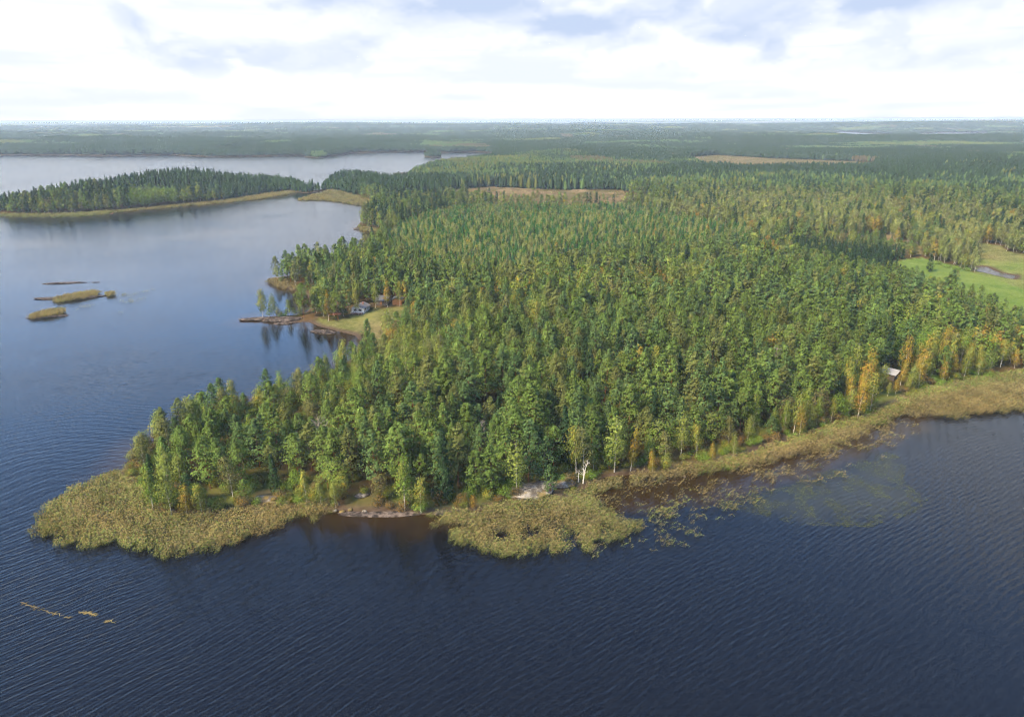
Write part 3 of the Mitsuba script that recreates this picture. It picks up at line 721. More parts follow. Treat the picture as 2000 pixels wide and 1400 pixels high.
# a tree close behind a taller or equal one shows less: rank by the height that shows above the neighbours in front
show = big_px.copy()
for k in range(0, len(X)):
    if depth[k] < 520:
        j = (depth < depth[k] - 1.5) & (depth > depth[k] - 26) & (np.abs(pu - pu[k]) < 16)
        if j.any():
            _, top, _ = pixel([[X[k], Y[k], Z[k] + TALL[k]]])
            _, tops, _ = pixel(np.stack([X[j], Y[j], Z[j] + TALL[j]], -1))
            show[k] = min(big_px[k], max(float(tops.min() - top[0]), 0.0))
LIMIT = {'pine_tree': 300, 'birch_tree': 280, 'broadleaf_tree': 220, 'spruce_tree': 140, 'shrub': 60}
single = np.zeros(len(X), bool)
for kind, most in LIMIT.items():
    c = np.nonzero((KIND == kind) & in_frame & (show > 14))[0]
    single[c[np.argsort(-show[c])[:most]]] = True
MARKS = [('reed point', 270, 955), ('white-specked rock', 515, 975), ('shore boulders', 668, 992), ('drooping pale birch', 790, 985), ('bare rock slab', 1045, 960), ('dead white birch', 1145, 925),
         ('brown cove', 1290, 905), ('sedge fringe', 1560, 840), ('metal-roofed hut', 1740, 735), ('golden birches', 1880, 735), ('green field', 1800, 545), ('white cabin', 705, 615),
         ('sheltered cove', 690, 690), ('young plantation', 1080, 480), ('rock spit', 560, 625), ('cabin headland', 560, 545), ('brown clearing', 1100, 385),
         ('pine stand centre', 1300, 720), ('autumn hollow', 840, 740), ('mixed wood', 1180, 580), ('eastern slope', 1650, 640), ('pale birch wood', 1500, 410),
         ('west shore', 420, 810), ('wooded island', 300, 390), ('field pond', 1930, 535), ('inner peninsula', 640, 850), ('inner pines', 1000, 820), ('dark cabin', 760, 605), ('tan meadow', 1950, 500), ('birch wood west end', 1350, 400), ('birch wood middle', 1650, 425), ('birch wood east end', 1860, 440), ('pondside grove', 1860, 495), ('brown strip', 1680, 468), ('meadow corner', 1985, 470), ('dark spruce row', 1680, 505),
         ('island tip', 40, 405), ('island reed belt', 420, 388), ('bright island grove', 300, 390), ('reed flat', 680, 388), ('second headland', 730, 430), ('island ridge', 180, 395), ('island neck', 560, 370), ('plantation edge', 860, 530), ('hollow rim', 1330, 560), ('upper pine slope', 1500, 560)]
MX = np.array([at(u, v, 3) for _, u, v in MARKS])
WORD = {'pine_tree': 'pine', 'birch_tree': 'birch', 'broadleaf_tree': 'broadleaf tree', 'spruce_tree': 'spruce', 'shrub': 'bush'}
STUFF = {'pine_tree': ('pine_stand', 'dense mass of green pine crowns across the peninsula', 'pine stand'), 'birch_tree': ('birch_stand', 'mass of pale olive and yellow birch crowns among the conifers', 'birch stand'),
         'broadleaf_tree': ('broadleaf_stand', 'rounded green and rusty crowns scattered through the forest', 'broadleaf stand'), 'spruce_tree': ('spruce_stand', 'mass of dark pointed spruces in stands and plantation', 'spruce stand'),
         'shrub': ('undergrowth', 'low bushes along the shore', 'undergrowth')}
for name, lab, cat in STUFF.values():
    labels[name] = {'label': lab, 'category': cat, 'kind': 'stuff'}
count, PLACED, SAME = {}, {}, {}
order = np.argsort(-show)
near_mark = np.array([int(np.argmin(np.hypot(MX[:, 0] - x, MX[:, 1] - y))) for x, y in zip(X, Y)])
dmark = np.array([math.hypot(MX[m, 0] - x, MX[m, 1] - y) for m, x, y in zip(near_mark, X, Y)])
for k in order:
    x, y, z, kind, var, rot, w, hf, sd = TREES[k]
    r = math.hypot(x, y)
    lean = (rng.normal() * 0.03, rng.normal() * 0.03)
    if single[k]:
        lod = 0 if r < 430 else 1
        n = count[kind] = count.get(kind, 0) + 1
        key = kind if n == 1 else f'{kind}_{n - 1:03d}'
        place(key, tree_group(kind, var, lod, kind != 'shrub'), x, y, z, rot, w, hf, lean)
        dd = np.hypot(MX[:, 0] - x, MX[:, 1] - y)
        m1, m2 = (MARKS[q][0] for q in np.argsort(dd)[:2])
        rel = f'beside the {m1}' if dd.min() < 11 else f'between {m1} and {m2}'
        side = ' at the water edge' if sd < 7 else ' behind the shore row' if sd < 15 else ''
        size = 'tall' if hf > 1.02 else 'short' if hf < 0.8 else 'middling'
        slim = ' slim' if w / hf < 0.97 else ' broad' if w / hf > 1.12 else ''
        text = f"{size}{slim} {KINDS[kind][var][-1]} {WORD[kind]} {rel}{side}"
        if len(text.replace('-', ' ').split()) > 13:
            text = text.replace(' at the water edge', '').replace(' behind the shore row', '')
        labels[key] = {'label': text, 'category': WORD[kind], 'group': f'{WORD[kind]} standing {rel}'}
        SAME.setdefault(text, []).append((r, key))
    else:
        lod = 0 if r < 330 else 1 if r < 680 else 2
        name = STUFF[kind][0]
        n = PLACED[name] = PLACED.get(name, 0) + 1
        place(f'{name}__{n:05d}', tree_group(kind, var, lod, False), x, y, z, rot, w, hf, lean)
LONG = lambda t: len(t.replace('-', ' ').split())
ORD = ['first', 'second', 'third', 'fourth', 'fifth', 'sixth', 'seventh', 'eighth', 'ninth', 'tenth']
for text, found in SAME.items():
    if 1 < len(found) <= 10:
        for i, (_, key) in enumerate(sorted(found)):
            t = f'{text}, {ORD[i]} one back'
            for cut in (' at the water edge', ' behind the shore row'):
                t = t.replace(cut, '') if LONG(t) > 16 else t
            labels[key]['label'] = t if LONG(t) <= 16 else t.replace(' one back', ' back').replace('broadleaf tree ', 'broadleaf ')
print('single', count, 'stuff', PLACED)


# ------------------------------------------------------------------ the forest farther off: one mesh of small crowns, then of canopy lumps
def far_forest(name, label, r0, r1, cell, rad, tall, sides, lump):
    x, y = scatter(r0, r1, cell)
    sd = signed(x, y)
    k = sd > (3 if r0 < 2000 else 8)
    for g in OPEN:
        k &= ~inside(g, x, y)
    if lump:
        p = np.stack([x, y, 0 * x], -1)
        k &= meshkit.fbm(p / [1500, 900, 1] + 3.3, 3, 14) * sstep(6500, 8500, np.hypot(x, y)) < 0.54
    k |= False
    x, y, sd = x[k], y[k], sd[k]
    for hx, hy, hr in HOUSES:
        k = np.hypot(x - hx, y - hy) > hr + (45 if hy > 1500 else 0)
        x, y, sd = x[k], y[k], sd[k]
    n = len(x)
    z = height(x, y, sd)
    p = np.stack([x, y, 0 * x], -1)
    r = np.hypot(x, y)
    calm = sstep(1000, 2600, r)
    s1 = meshkit.fbm(p / [300, 240, 1] + 7.7, 4, 12) + rng.normal(size=n) * 0.05 * (1 - 0.7 * calm)
    s2 = meshkit.noise(p / [130, 200, 1] + 1.7, 44)
    pal = np.where(s1 < 0.50, SPRUCE, np.where(s1 < 0.62, PINEF, np.where(s1 < 0.69, PINEB, np.where(s1 < 0.73, RGREEN, PINED))))
    pal = np.where((pal == PINEB) & (s2 > 0.7), PINED, pal)
    pal = np.where((pal >= BIRCH) & (pal != PINED) & (s2 < 0.22), DULL, pal)
    hgt = tall * (1 + (rng.uniform(0.75, 1.15, n) - 1) * (1 - 0.6 * calm)) * (0.72 + 0.55 * s2) * np.where(sd < 12, 0.7, 1)
    wid = rad * rng.uniform(0.8, 1.25, n) * np.where(pal == SPRUCE, 0.82, 1.1)
    point = np.where(pal == SPRUCE, 0.05, 0.42) + 0.6 * calm
    ang = np.arange(sides)[None] * 2 * np.pi / sides + rng.uniform(0, 6.28, (n, 1))
    jit = rng.uniform(0.7, 1.3, (n, sides))
    low = np.stack([x[:, None] + np.cos(ang) * wid[:, None] * jit, y[:, None] + np.sin(ang) * wid[:, None] * jit, (z + hgt * (0.25 + 0.33 * calm))[:, None] + rng.uniform(-0.08, 0.08, (n, sides)) * hgt[:, None]], -1)
    j2 = rng.uniform(0.6, 1.2, (n, sides))
    up = np.stack([x[:, None] + np.cos(ang + 0.4) * (wid * (0.45 + 0.5 * point))[:, None] * j2, y[:, None] + np.sin(ang + 0.4) * (wid * (0.45 + 0.5 * point))[:, None] * j2, (z + hgt * (0.72 + 0.16 * calm))[:, None] + rng.uniform(-0.1, 0.1, (n, sides)) * hgt[:, None]], -1)
    tip = np.stack([x, y, z + hgt], -1)
    foot = np.stack([x, y, z - 0.5], -1)
    V = np.concatenate([low, up, tip[:, None], foot[:, None]], 1)
    N = np.concatenate([np.stack([np.cos(ang), np.sin(ang), 0.25 + 0 * ang], -1), np.stack([np.cos(ang), np.sin(ang), 0.9 + 0 * ang], -1), np.broadcast_to([0, 0, 1.0], (n, 1, 3)), np.broadcast_to([0, 0, 1.0], (n, 1, 3))], 1)
    N = N * np.stack([1 - 0.65 * calm, 1 - 0.65 * calm, 1 + 0 * calm], -1)[:, None] + [0, 0, 0.01]
    N[:, :, 2] += (0.5 * calm)[:, None]
    N = N + rng.normal(size=N.shape) * (0.22 - 0.20 * calm)[:, None, None]
    N /= np.linalg.norm(N, axis=-1, keepdims=True)
    f = []
    for i in range(sides):
        j = (i + 1) % sides
        f += [[i, j, sides + i], [j, sides + j, sides + i], [sides + i, sides + j, 2 * sides], [2 * sides + 1, j, i]]
    f = np.array(f)
    per = 2 * sides + 2
    F = (f[None] + (np.arange(n) * per)[:, None, None]).reshape(-1, 3)
    C = np.repeat(np.stack([pal / 32.0, np.clip(0.27 + rng.normal(size=n) * (0.14 - 0.12 * calm), 0, 1)], -1), per, 0)
    path = meshkit.write_ply((V.reshape(-1, 3), F), False, C, normals=N.reshape(-1, 3))
    scene[name] = {'type': 'ply', 'filename': path, 'face_normals': False, 'bsdf': {'type': 'ref', 'id': 'far_foliage'}}
    labels[name] = {'label': label, 'category': 'forest', 'kind': 'stuff'}
    print(name, n, len(F))


far_forest('distant_forest', 'dark mixed forest stretching away behind the lake and clearings', 1000, 2300, 5.6, 2.9, 18, 4, False)
far_forest('remote_forest', 'bluish forest mass towards the horizon', 2300, 4300, 9.0, 6.6, 18, 4, False)
far_forest('horizon_forest', 'hazy forest canopy at the horizon', 4300, 11000, 26.0, 22.0, 17, 4, True)


# ------------------------------------------------------------------ reeds
def reed_clump(seed, pals, radius, n, tall, width, lean):
    g = np.random.default_rng(seed)
    fl = Flakes()
    a, r = g.uniform(0, 6.28, n), radius * np.sqrt(g.random(n))
    base = np.stack([np.cos(a) * r, np.sin(a) * r, np.full(n, -0.3)], -1)
    h = tall * g.uniform(0.65, 1.2, n)
    d = np.stack([lean + g.normal(size=n) * 0.13, -0.10 + g.normal(size=n) * 0.13, np.ones(n)], -1)
    tip = base + d * h[:, None]
    ph = g.uniform(0, 6.28, n)
    side = np.stack([np.cos(ph), np.sin(ph), 0 * ph], -1) * width * g.uniform(0.6, 1.3, (n, 1))
    mid = base + d * h[:, None] * 0.55
    pal = np.array(pals)[g.integers(0, len(pals), n)]
    val = np.clip(0.42 + 0.3 * g.normal(size=n), 0, 1)
    up = np.broadcast_to([0.0, -0.5, 0.6], (n, 3)) + g.normal(size=(n, 3)) * 0.5
    nor = np.repeat(up[:, None], 3, 1)
    fl.add(np.stack([base - side * 0.6, base + side * 0.6, mid + side], 1), nor, pal, val)
    fl.add(np.stack([mid - side, mid + side, tip], 1), nor, pal, val)
    droop = tip + np.stack([0.35 + 0 * h, 0 * h, -0.25 + 0 * h], -1) * g.uniform(0.5, 1.2, (n, 1))
    fl.add(np.stack([tip - side * 0.9, droop, tip + side * 0.9 - [0, 0, 0.3]], 1), nor, np.where(g.random(n) < 0.6, TAN, pal), np.clip(val + 0.1, 0, 1))
    return fl.ply()


REEDS = {}
for name, pals in (('tan', (TAN, TAN, OLIVE)), ('green', (RGREEN, RGREEN, BIRCH, OLIVE)), ('mixed', (OLIVE, TAN, RGREEN)), ('dull', (DULL, TAN, DULL)), ('sedge', (RGREEN, LEAFY, RGREEN)), ('olive', (OLIVE, OLIVE, TAN))):
    for v in range(3):
        scene[f'stock_reed_{name}_{v}'] = {'type': 'shapegroup', 'stems': reed_clump(40 + v, pals, 2.0, 62, 2.1, 0.05, 0.34)}
    for v in range(2):
        scene[f'stock_farreed_{name}_{v}'] = {'type': 'shapegroup', 'stems': reed_clump(60 + v, pals, 2.6, 60, 2.2, 0.22, 0.1)}
        scene[f'stock_sparse_{name}_{v}'] = {'type': 'shapegroup', 'stems': reed_clump(80 + v, pals, 1.5, 11, 1.3, 0.06, 0.3)}


def reed_bed(key, label, bed, cell, choose, stock='reed', density=None, ragged=3.0, s=1.0, inland=9):
    x0, y0, x1, y1 = bed.bounds
    gx, gy = np.meshgrid(np.arange(x0 - 4, x1 + 4, cell), np.arange(y0 - 4, y1 + 4, cell))
    x = (gx + rng.uniform(-0.5, 0.5, gx.shape) * cell).ravel(); y = (gy + rng.uniform(-0.5, 0.5, gx.shape) * cell).ravel()
    pts = shapely.points(x, y)
    d = np.where(inside(bed, x, y), 1, -1) * shapely.distance(pts, bed.boundary)
    n = meshkit.fbm(np.stack([x / 5.0, y / 5.0, 0 * x], -1), 3, 77)
    k = d + ragged * (n - 0.5) * 2 > 0
    k &= rng.random(len(x)) < 0.30 + 0.70 * sstep(-0.5, 4.0, d + 2.5 * (n - 0.5))
    if density is not None:
        k &= rng.random(len(x)) < density(x, y, d)
    sd = signed(x, y)
    k &= sd < inland
    x, y, d, n = x[k], y[k], d[k], n[k]
    for i in range(len(x)):
        name = choose(x[i], y[i], d[i], n[i])
        v = int(rng.integers(0, 3 if stock == 'reed' else 2))
        e = s * rng.uniform(0.75, 1.2) * (0.75 if d[i] < 1.5 else 1.0)
        place(f'{key}__{i + 1:05d}', f'stock_{stock}_{name}_{v}', x[i], y[i], 0.0, rng.uniform(-0.5, 0.5), e)
    labels[key] = {'label': label, 'category': 'reeds', 'kind': 'stuff'}
    print(key, len(x))


WEST = ground_poly([(74, 1036), (100, 988), (150, 958), (225, 926), (255, 945), (290, 992), (330, 1008), (420, 1005), (520, 996), (642, 993), (640, 1004), (560, 1014), (520, 1036), (420, 1072), (325, 1087), (235, 1058), (165, 1064), (105, 1048)]).buffer(1.8)
MIDDLE = ground_poly([(822, 1024), (850, 1006), (920, 1000), (1000, 990), (1110, 972), (1160, 957), (1165, 985), (1200, 1020), (1250, 1030), (1180, 1062), (1100, 1078), (1030, 1096), (960, 1082), (880, 1058)]).buffer(1.2)
FRINGE = ground_poly([(1130, 965), (1160, 940), (1280, 918), (1400, 898), (1500, 870), (1600, 838), (1720, 795), (1800, 758), (1900, 738), (2060, 712), (2060, 800), (1985, 806), (1925, 812), (1840, 820), (1760, 815), (1720, 838), (1640, 872), (1540, 900), (1450, 918), (1330, 938), (1230, 950), (1170, 968)])
OUTER = ground_poly([(1110, 1075), (1170, 1020), (1180, 985), (1280, 985), (1380, 960), (1460, 945), (1520, 955), (1500, 985), (1400, 1025), (1370, 1060), (1250, 1075), (1185, 1110)])
OUTER2 = ground_poly([(1500, 968), (1560, 935), (1660, 900), (1730, 850), (1760, 840), (1750, 880), (1650, 935), (1560, 965)])


def west_kind(x, y, d, n):
    g = np.clip(0.12 + 0.75 * sstep(-60, -105, x) * sstep(16, 4, d) + 0.45 * sstep(7, 0.5, d), 0, 0.95)
    u = rng.random()
    return 'green' if u < g else 'tan' if u < g + (1 - g) * 0.55 else 'mixed'


def fringe_kind(x, y, d, n):
    s = float(signed(np.array([x]), np.array([y]))[0]) + 5 * (n - 0.5)
    u = rng.random()
    if s > -5 and x > 55:
        return 'sedge' if u < 0.8 else 'mixed'
    if x > 150:
        return 'tan' if u < 0.45 else 'olive'
    return 'dull' if u < 0.6 else 'mixed'


reed_bed('reed_bed', 'broad reed bed wrapping the western point, green at its outer edge', WEST, 1.6, west_kind)
reed_bed('reed_bed_001', 'olive reed bed bulging into the lake before the bare rock', MIDDLE, 1.55, lambda x, y, d, n: 'green' if rng.random() < sstep(11, 2, d) * 0.9 else 'tan' if rng.random() < 0.4 else 'mixed', density=lambda x, y, d: np.clip(0.12 + 0.9 * sstep(0.36, 0.60, meshkit.fbm(np.stack([x / 4.5, y / 3.0, 0 * x], -1), 3, 3) + 0.25 * sstep(150, 162, y - 0.15 * x)), 0, 1))
reed_bed('reed_bed_002', 'long reddish-brown reed fringe along the eastern shore', FRINGE, 1.6, fringe_kind, inland=16, density=lambda x, y, d: 0.35 + 0.65 * sstep(0.5, 3.5, d))
reed_bed('reed_bed_003', 'thin scattered reeds standing in open water before the brown cove', OUTER, 1.4, lambda x, y, d, n: 'green' if rng.random() < 0.6 else 'mixed', stock='sparse', density=lambda x, y, d: 0.10 + 0.75 * sstep(0.42, 0.75, meshkit.fbm(np.stack([x / 5.0, y / 5.0, 0 * x], -1), 3, 5)))
reed_bed('reed_bed_004', 'straggling pale reeds beside the submerged weed patch', OUTER2, 1.5, lambda x, y, d, n: 'mixed' if rng.random() < 0.6 else 'dull', stock='sparse', density=lambda x, y, d: 0.12 + 0.55 * sstep(0.4, 0.75, meshkit.fbm(np.stack([x / 5.0, y / 5.0, 0 * x], -1), 3, 15)))
reed_bed('reed_bed_014', 'thin brown stems standing in the dark shallow cove', SHALLOW.buffer(2), 1.3, lambda x, y, d, n: 'dull' if rng.random() < 0.7 else 'mixed', stock='sparse', density=lambda x, y, d: 0.08 + 0.5 * sstep(0.42, 0.70, meshkit.fbm(np.stack([x / 6.0, y / 5.0, 0 * x], -1), 3, 35)))
far_kind = lambda x, y, d, n: 'tan' if rng.random() < 0.75 else 'mixed'
reed_bed('reed_bed_005', 'tan reed belt along the front shore of the wooded island', ground_poly([(250, 412), (330, 404), (440, 393), (520, 380), (575, 373), (572, 378), (500, 390), (430, 397), (330, 406), (255, 413)]).buffer(5), 3.6, far_kind, 'farreed')
reed_bed('reed_bed_006', 'olive reed patch under the western tip of the island', ground_poly([(-20, 419), (60, 420), (130, 419), (245, 412), (200, 420), (130, 425), (30, 424)]).buffer(3), 3.6, lambda x, y, d, n: 'mixed' if rng.random() < 0.6 else 'green', 'farreed')
reed_bed('reed_bed_007', 'wide tan reed flat closing the head of the bay', ground_poly([(588, 391), (610, 384), (650, 372), (690, 383), (735, 397), (772, 402), (740, 406), (695, 399), (640, 391)]).buffer(6), 3.8, far_kind, 'farreed')
reed_bed('reed_bed_008', 'small reed strip in the notch beside the second headland', ground_poly([(698, 446), (757, 447), (757, 453), (715, 453)]).buffer(2), 3.0, far_kind, 'farreed')
reed_bed('reed_bed_009', 'brown reeds around the headland past the cabins', ground_poly([(529, 549), (533, 556), (552, 563), (578, 568), (560, 560), (540, 548)]).buffer(3), 2.2, lambda x, y, d, n: 'dull', 'reed')


def floating_leaves(key, label, bed, n, seed):
    g = np.random.default_rng(seed)
    x0, y0, x1, y1 = bed.bounds
    x, y = g.uniform(x0, x1, n), g.uniform(y0, y1, n)
    m = meshkit.fbm(np.stack([x / 4.0, y / 4.0, 0 * x], -1), 3, seed)
    k = inside(bed, x, y) & (g.random(n) < sstep(0.35, 0.65, m))
    x, y = x[k], y[k]
    q = len(x)
    a, L, w = g.uniform(-0.9, 0.3, q), g.uniform(0.12, 0.45, q), g.uniform(0.02, 0.06, q)
    p = np.stack([x, y, g.uniform(0.03, 0.10, q)], -1)
    d = np.stack([np.cos(a) * L, np.sin(a) * L, g.uniform(-0.02, 0.10, q)], -1)
    e = np.stack([-np.sin(a) * w, np.cos(a) * w, 0 * a], -1)
    fl = Flakes()
    up = np.broadcast_to([0, 0, 1.0], (q, 3, 3)) + g.normal(size=(q, 1, 3)) * 0.2
    fl.add(np.stack([p - d, p + e, p + d], 1), up, g.choice([RGREEN, OLIVE, PINED], q), np.clip(g.normal(0.35, 0.2, q), 0, 1))
    fl.add(np.stack([p - d, p + d, p - e], 1), up, g.choice([RGREEN, OLIVE, PINED], q), np.clip(g.normal(0.35, 0.2, q), 0, 1))
    scene[key] = fl.ply()
    labels[key] = {'label': label, 'category': 'water plants', 'kind': 'stuff'}


floating_leaves('water_plants', 'greyish patch of weed leaves lying on the water beyond the brown fringe', WEED, 24000, 3)

# ------------------------------------------------------------------ rocks, boulders, skerries
def boulder(size, seed, rough=0.22, sub=3, squash=(1, 1, 1)):
    m = trimesh.creation.icosphere(subdivisions=sub)
    v = m.vertices
    n = meshkit.fbm(v * 1.3 + seed * 3.7, 4, seed)
    ridge = np.abs(meshkit.noise(v * 1.1 + seed, seed + 5) - 0.5)
    m.vertices = v * (1 + rough * 2.2 * (n - 0.5) - rough * ridge)[:, None] * np.array(size) * squash
    return m


def rock(key, u, v, size, rot, seed, bsdf, label, cat='rock', sink=0.35, group=None, z0=0.0, sub=3, rough=0.22):
    x, y = at(u, v, 0.2)
    h = max(float(height(np.array([x]), np.array([y]))[0]), z0)
    k, n = key, 1
    while k in scene:
        k, n = f'{key}_{n:03d}', n + 1
    scene[k] = mikit.ply(boulder(size, seed, rough, sub), bsdf, smooth=35, to_world=T().translate([x, y, h + size[2] * (0.5 - sink) * 1.0]).rotate([0, 0, 1], rot))
    labels[k] = {'label': label, 'category': cat}
    if group:
        labels[k]['group'] = group


rock('rock_outcrop', 1040, 962, (7.5, 4.2, 1.3), 25, 3, 'pale_rock', 'large pale bare rock slab sloping to the reeds', 'rock outcrop', 0.25, sub=5, rough=0.3)
rock('rock_outcrop', 1098, 950, (3.8, 2.2, 1.1), 10, 7, 'pale_rock', 'smaller lichen-covered rock beside the dead white birch', 'rock outcrop', 0.25, sub=4, rough=0.3)
rock('rock_outcrop', 520, 978, (3.6, 1.8, 0.7), -12, 11, 'pale_rock', 'white-speckled rock shelf in orange moss near the western reeds', 'rock outcrop', 0.3, sub=4, rough=0.3)
rock('rock_outcrop', 708, 972, (2.2, 1.2, 0.6), 20, 13, 'pale_rock', 'low mossy rock in orange moss above the shore boulders', 'rock outcrop', 0.3, sub=4, rough=0.3)
for i, (u, v, s, lab) in enumerate(((655, 996, 0.7, 'small pale boulder at the reed end of the stony beach'), (668, 999, 0.9, 'whitish boulder at the water line of the stony beach'), (684, 995, 0.8, 'grey boulder on the stony beach below the mossy rock'), (660, 986, 0.6, 'light stone just above the stony beach'),
                                    (712, 998, 0.7, 'dull stone in the middle of the stony beach'), (735, 1000, 0.6, 'flat brown stone east of the pale ones'), (1020, 951, 0.9, 'round white boulder on the top of the rock slab'), (1118, 951, 0.8, 'pale stone at the eastern end of the small rock'), (305, 1008, 1.1, 'dark stone in a gap of the western reed bed'),
                                    (318, 1013, 0.8, 'grey stone beside the dark one in the reed gap'), (1372, 893, 0.6, 'tiny white stone under the small yellow birches'), (1337, 930, 0.6, 'single pale stone in the brown cove reeds'))):
    rock('boulder', u, v, (s, s * 0.8, s * 0.6), 40 * i, 20 + i, 'pale_rock' if 'dark' not in lab and 'brown' not in lab else 'dark_rock', lab, 'boulder', 0.4)
for i, (u, v, a, b, c, rot, lab) in enumerate(((515, 624, 12, 2.6, 0.9, 4, 'dark flat rock forming the outer end of the spit'), (550, 625, 11, 4.0, 1.0, 2, 'brown middle rock of the spit under small pines'), (556, 631, 6, 1.8, 0.7, 12, 'thin dark rock lying before the spit'), (633, 648, 7, 3.0, 0.9, -15, 'rock shelf where the spit meets the grass'),
                                               (129, 552.5, 13, 1.6, 0.8, 10, 'long black skerry farthest out in the bay'), (186, 551, 3.2, 0.7, 0.4, 5, 'tiny black skerry east of the long one'), (97, 583, 11, 2.2, 0.9, 3, 'dark bare rock at the western end of the reedy islet'), (708, 447, 9, 4, 1.2, 8, 'low pale rock at the second headland'),
                                               (800, 339, 30, 9, 2.4, 5, 'low rocky point on the far lake'), (148, 581, 17, 3.2, 0.9, 14, 'grey rock hidden in the larger reedy islet'), (92, 618, 11, 2.6, 0.6, 16, 'low rock under the smaller reedy islet'))):
    rock('shore_rock', u, v, (a, b, c), rot, 40 + i, 'dark_rock', lab, 'rock', 0.42, sub=4, rough=0.3)
for i, (u, v, a, b, rot) in enumerate(((880, 1000, 5, 1.6, 3), (760, 1003, 9, 1.5, 2), (700, 1003, 6, 1.2, -3), (520, 997, 6, 1.2, 2), (1090, 972, 7, 1.6, 15), (243, 926, 4, 1.8, 40))):
    rock('shore_rock', u, v, (a, b, 0.5), rot, 60 + i, 'dark_rock', 'flat dark ledge at the water line ' + ('under the small birches', 'at the east end of the stony beach', 'below the mossy rock', 'before the white-specked shelf', 'below the bare slab', 'behind the western reed point')[i], 'rock', 0.4)


def islet(key, pts, label, name, cell=1.5, grow_by=0.0, stock='reed'):
    reed_bed(key, label, ground_poly(pts).buffer(grow_by), cell, lambda x, y, d, n: name if rng.random() < 0.7 else 'green' if rng.random() < 0.5 else 'mixed', stock, ragged=1.6)


islet('reed_bed_010', [(100, 586), (130, 578), (160, 573), (188, 570), (192, 578), (165, 584), (140, 588), (110, 592)], 'tan reeds and bushes covering the larger rocky islet', 'tan')
islet('reed_bed_011', [(54, 619), (75, 612), (100, 607), (125, 604), (127, 614), (100, 620), (65, 625)], 'tan reeds covering the smaller low islet', 'tan')
islet('reed_bed_012', [(206, 574), (222, 572), (224, 580), (210, 581)], 'small tuft of reeds east of the larger islet', 'mixed', 1.5)
reed_bed('reed_bed_013', 'sparse dark stalks in the open bay past the islets', ground_poly([(140, 595), (230, 575), (300, 565), (260, 610), (160, 622)]), 3.0, lambda x, y, d, n: 'green', 'sparse', density=lambda x, y, d: 0.30 * sstep(0.55, 0.75, meshkit.noise(np.stack([x / 9.0, y / 9.0, 0 * x], -1), 25)) * 2)


# ------------------------------------------------------------------ dead trees, drift, boats
def dead_tree(key, u, v, h, label, lean, seed, pal=BBARK, twigs=16):
    g = np.random.default_rng(seed)
    x, y = at(u, v, 1.0)
    z = max(float(height(np.array([x]), np.array([y]))[0]), 0.1)
    tr, br = Flakes(), Flakes()
    s = np.linspace(0, 1, 7)
    stem = np.stack([lean * s ** 1.5 * h, 0.15 * h * s * (1 - s), s * h], -1)
    limb(tr, stem, np.linspace(0.22, 0.04, 7), pal, 0.6, 6)
    for i in range(twigs):
        t = g.uniform(0.25, 0.98)
        o = np.array([np.interp(t, s, stem[:, k]) for k in range(3)])
        a = g.uniform(0, 6.28)
        L = h * 0.28 * (1.2 - t) * g.uniform(0.7, 1.4)
        d = np.array([math.cos(a), math.sin(a), g.uniform(0.25, 1.1)])
        m = o + d * L * 0.55
        e = o + d * L + [0, 0, -0.05 * L]
        limb(br, [o, m, e], [0.075, 0.05, 0.02], pal, 0.55, 4)
        for q in range(2):
            limb(br, [m, (m + e) / 2 + g.normal(size=3) * 0.25, e + g.normal(size=3) * L * 0.28], [0.04, 0.03, 0.012], pal, 0.5, 3)
    scene[f'{key}__trunk'] = {**tr.ply(), 'to_world': T().translate([x, y, z])}
    scene[f'{key}__branches'] = {**br.ply(), 'to_world': T().translate([x, y, z])}
    labels[key] = {'label': label, 'category': 'dead tree'}


dead_tree('dead_birch', 1139, 940, 7.5, 'leaning leafless white birch by the bare rock', 0.16, 3, BBARK, 14)
dead_tree('dead_birch_001', 1130, 938, 3.2, 'short broken white birch snag beside the leaning one', -0.05, 5, BBARK, 2)
dead_tree('dead_pine', 630, 920, 17, 'grey leafless pine standing inside the western stand', 0.02, 8, DEAD, 46)
dead_tree('dead_pine_001', 940, 905, 13, 'grey bare pine top in front of the inner stand', 0.03, 12, DEAD, 40)
dead_tree('dead_pine_002', 1505, 770, 18, 'grey dying pine in the eastern stand above the sedge', 0.02, 15, DEAD, 46)
dead_tree('dead_pine_003', 770, 830, 16, 'bare grey pine in the autumn-coloured hollow', 0.02, 18, DEAD, 46)


def drift(key, pts, label, width, n, seed):
    g = np.random.default_rng(seed)
    xy = np.array([at(u, v, 0.05) for u, v in pts])
    fl = Flakes()
    t = g.random(n) * (len(pts) - 1)
    i = np.minimum(t.astype(int), len(pts) - 2)
    c = xy[i] + (xy[i + 1] - xy[i]) * (t - i)[:, None] + g.normal(size=(n, 2)) * width
    a = g.normal(0.4, 0.7, n)
    L = g.uniform(0.25, 0.8, n)
    d = np.stack([np.cos(a), np.sin(a), 0 * a], -1) * L[:, None]
    q = np.stack([-np.sin(a), np.cos(a), 0 * a], -1) * 0.05
    p = np.concatenate([c, g.uniform(0.02, 0.09, (n, 1))], 1)
    up = np.broadcast_to([0.0, 0, 1.0], (n, 3, 3)) + g.normal(size=(n, 1, 3)) * 0.2
    val = np.clip(0.5 + 0.2 * g.normal(size=n), 0, 1)
    fl.add(np.stack([p - d - q, p + d - q, p + d + q], 1), up, TAN, val)
    fl.add(np.stack([p - d - q, p + d + q, p - d + q], 1), up, TAN, val)
    scene[key] = fl.ply()
    labels[key] = {'label': label, 'category': 'drifting reeds'}


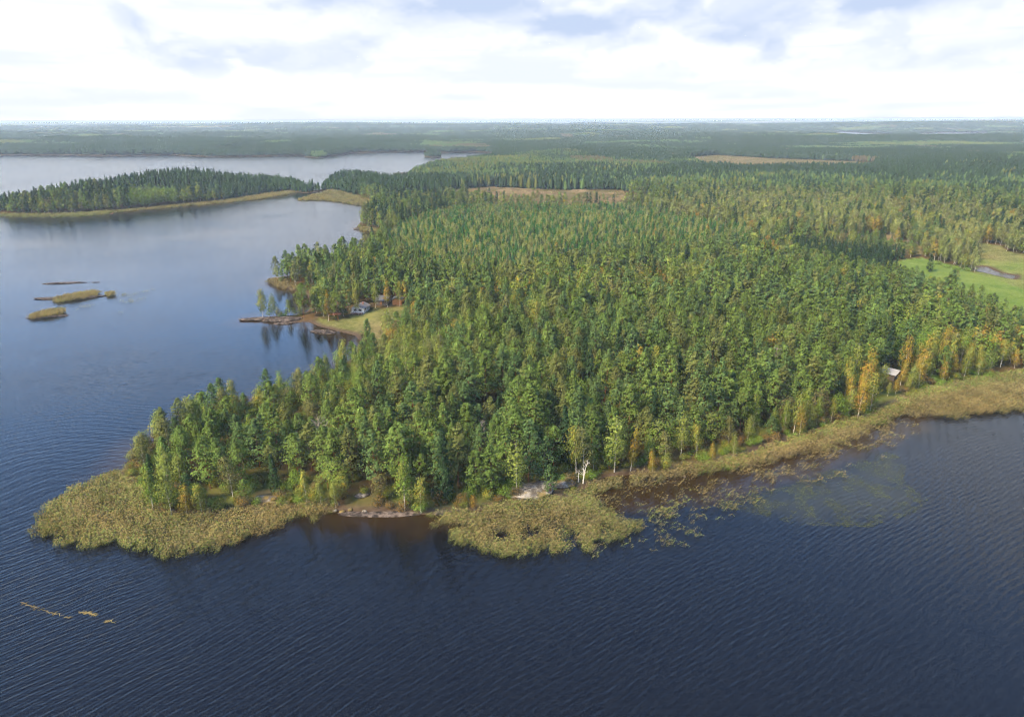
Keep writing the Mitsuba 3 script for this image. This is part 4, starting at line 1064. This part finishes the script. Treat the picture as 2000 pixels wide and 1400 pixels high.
drift('drifting_reed_mat', [(158, 1195), (172, 1196), (188, 1201)], 'dense tan clot of broken reed stems floating off the point', 0.10, 48, 1)
drift('drifting_reed_mat_001', [(38, 1174), (70, 1187), (105, 1197), (140, 1207)], 'long thin line of broken reed stems drifting nearest the west edge', 0.05, 30, 2)
drift('drifting_reed_mat_002', [(205, 1213), (215, 1212), (230, 1218)], 'small wisp of floating reed stems beyond the dense clot', 0.06, 12, 3)


def rowing_boat(key, u, v, rot, label):
    x, y = at(u, v, 0.2)
    t = np.linspace(-1, 1, 13)
    half = 0.75 * np.sqrt(np.clip(1 - np.abs(t) ** 2.6, 0, 1)) + 0.03
    rows = []
    for k, (wf, z, lf) in enumerate(((1.0, 0.55, 1.0), (0.86, 0.2, 0.95), (0.35, -0.1, 0.86))):
        rows.append(np.concatenate([np.stack([t * 2.3 * lf, half * wf, z + 0.18 * np.abs(t) ** 3], -1), np.stack([t[::-1] * 2.3 * lf, -half[::-1] * wf, z + 0.18 * np.abs(t[::-1]) ** 3], -1)]))
    V = np.vstack(rows + [np.array([[0, 0, -0.12]])])
    n, F = len(rows[0]), []
    for k in range(2):
        for i in range(n):
            j = (i + 1) % n
            F += [[k * n + i, (k + 1) * n + i, (k + 1) * n + j], [k * n + i, (k + 1) * n + j, k * n + j]]
    for i in range(n):
        F.append([2 * n + i, 3 * n, 2 * n + (i + 1) % n])
    M = T().translate([x, y, 0.12]).rotate([0, 0, 1], rot)
    scene[f'{key}__hull'] = mikit.ply(trimesh.Trimesh(V, F, process=False), 'boat_hull', smooth=40, to_world=M)
    for i, cx in enumerate((-0.9, 0.5)):
        b = trimesh.creation.box([0.28, 1.3, 0.06]); b.apply_translation([cx, 0, 0.38])
        scene[f'{key}__thwart' + ('' if not i else f'_{i:03d}')] = mikit.ply(b, 'brown_boards', to_world=M)
    labels[key] = {'label': label, 'category': 'boat'}


scene['boat_hull'] = {'type': 'twosided', 'bsdf': {'type': 'principled', 'base_color': {'type': 'rgb', 'value': [0.7, 0.7, 0.68]}, 'roughness': 0.4}}
rowing_boat('rowing_boat', 186, 418, 20, 'white rowing boat drawn up on the island shore by the reeds')
rowing_boat('rowing_boat_001', 226, 415, -25, 'white rowing boat beside the small jetty on the island')
jx, jy = at(222, 416, 0.4)
for i in range(12):
    b = trimesh.creation.box([1.6, 0.9, 0.08])
    scene['jetty__plank' + ('' if not i else f'_{i:03d}')] = mikit.ply(b, 'brown_boards', to_world=T().translate([jx + i * 0.25, jy - i * 0.95, 0.5 + 0.004 * (i % 2)]).rotate([0, 0, 1], 15))
for i in range(4):
    b = trimesh.creation.cylinder(radius=0.09, height=2.4)
    scene['jetty__post' + ('' if not i else f'_{i:03d}')] = mikit.ply(b, 'dark_boards', to_world=T().translate([jx + (i // 2) * 2.6 + (i % 2) * 1.2 - 0.6, jy - (i // 2) * 9.5, -0.6]))
labels['jetty'] = {'label': 'short wooden jetty on the island shore between the two boats', 'category': 'jetty'}
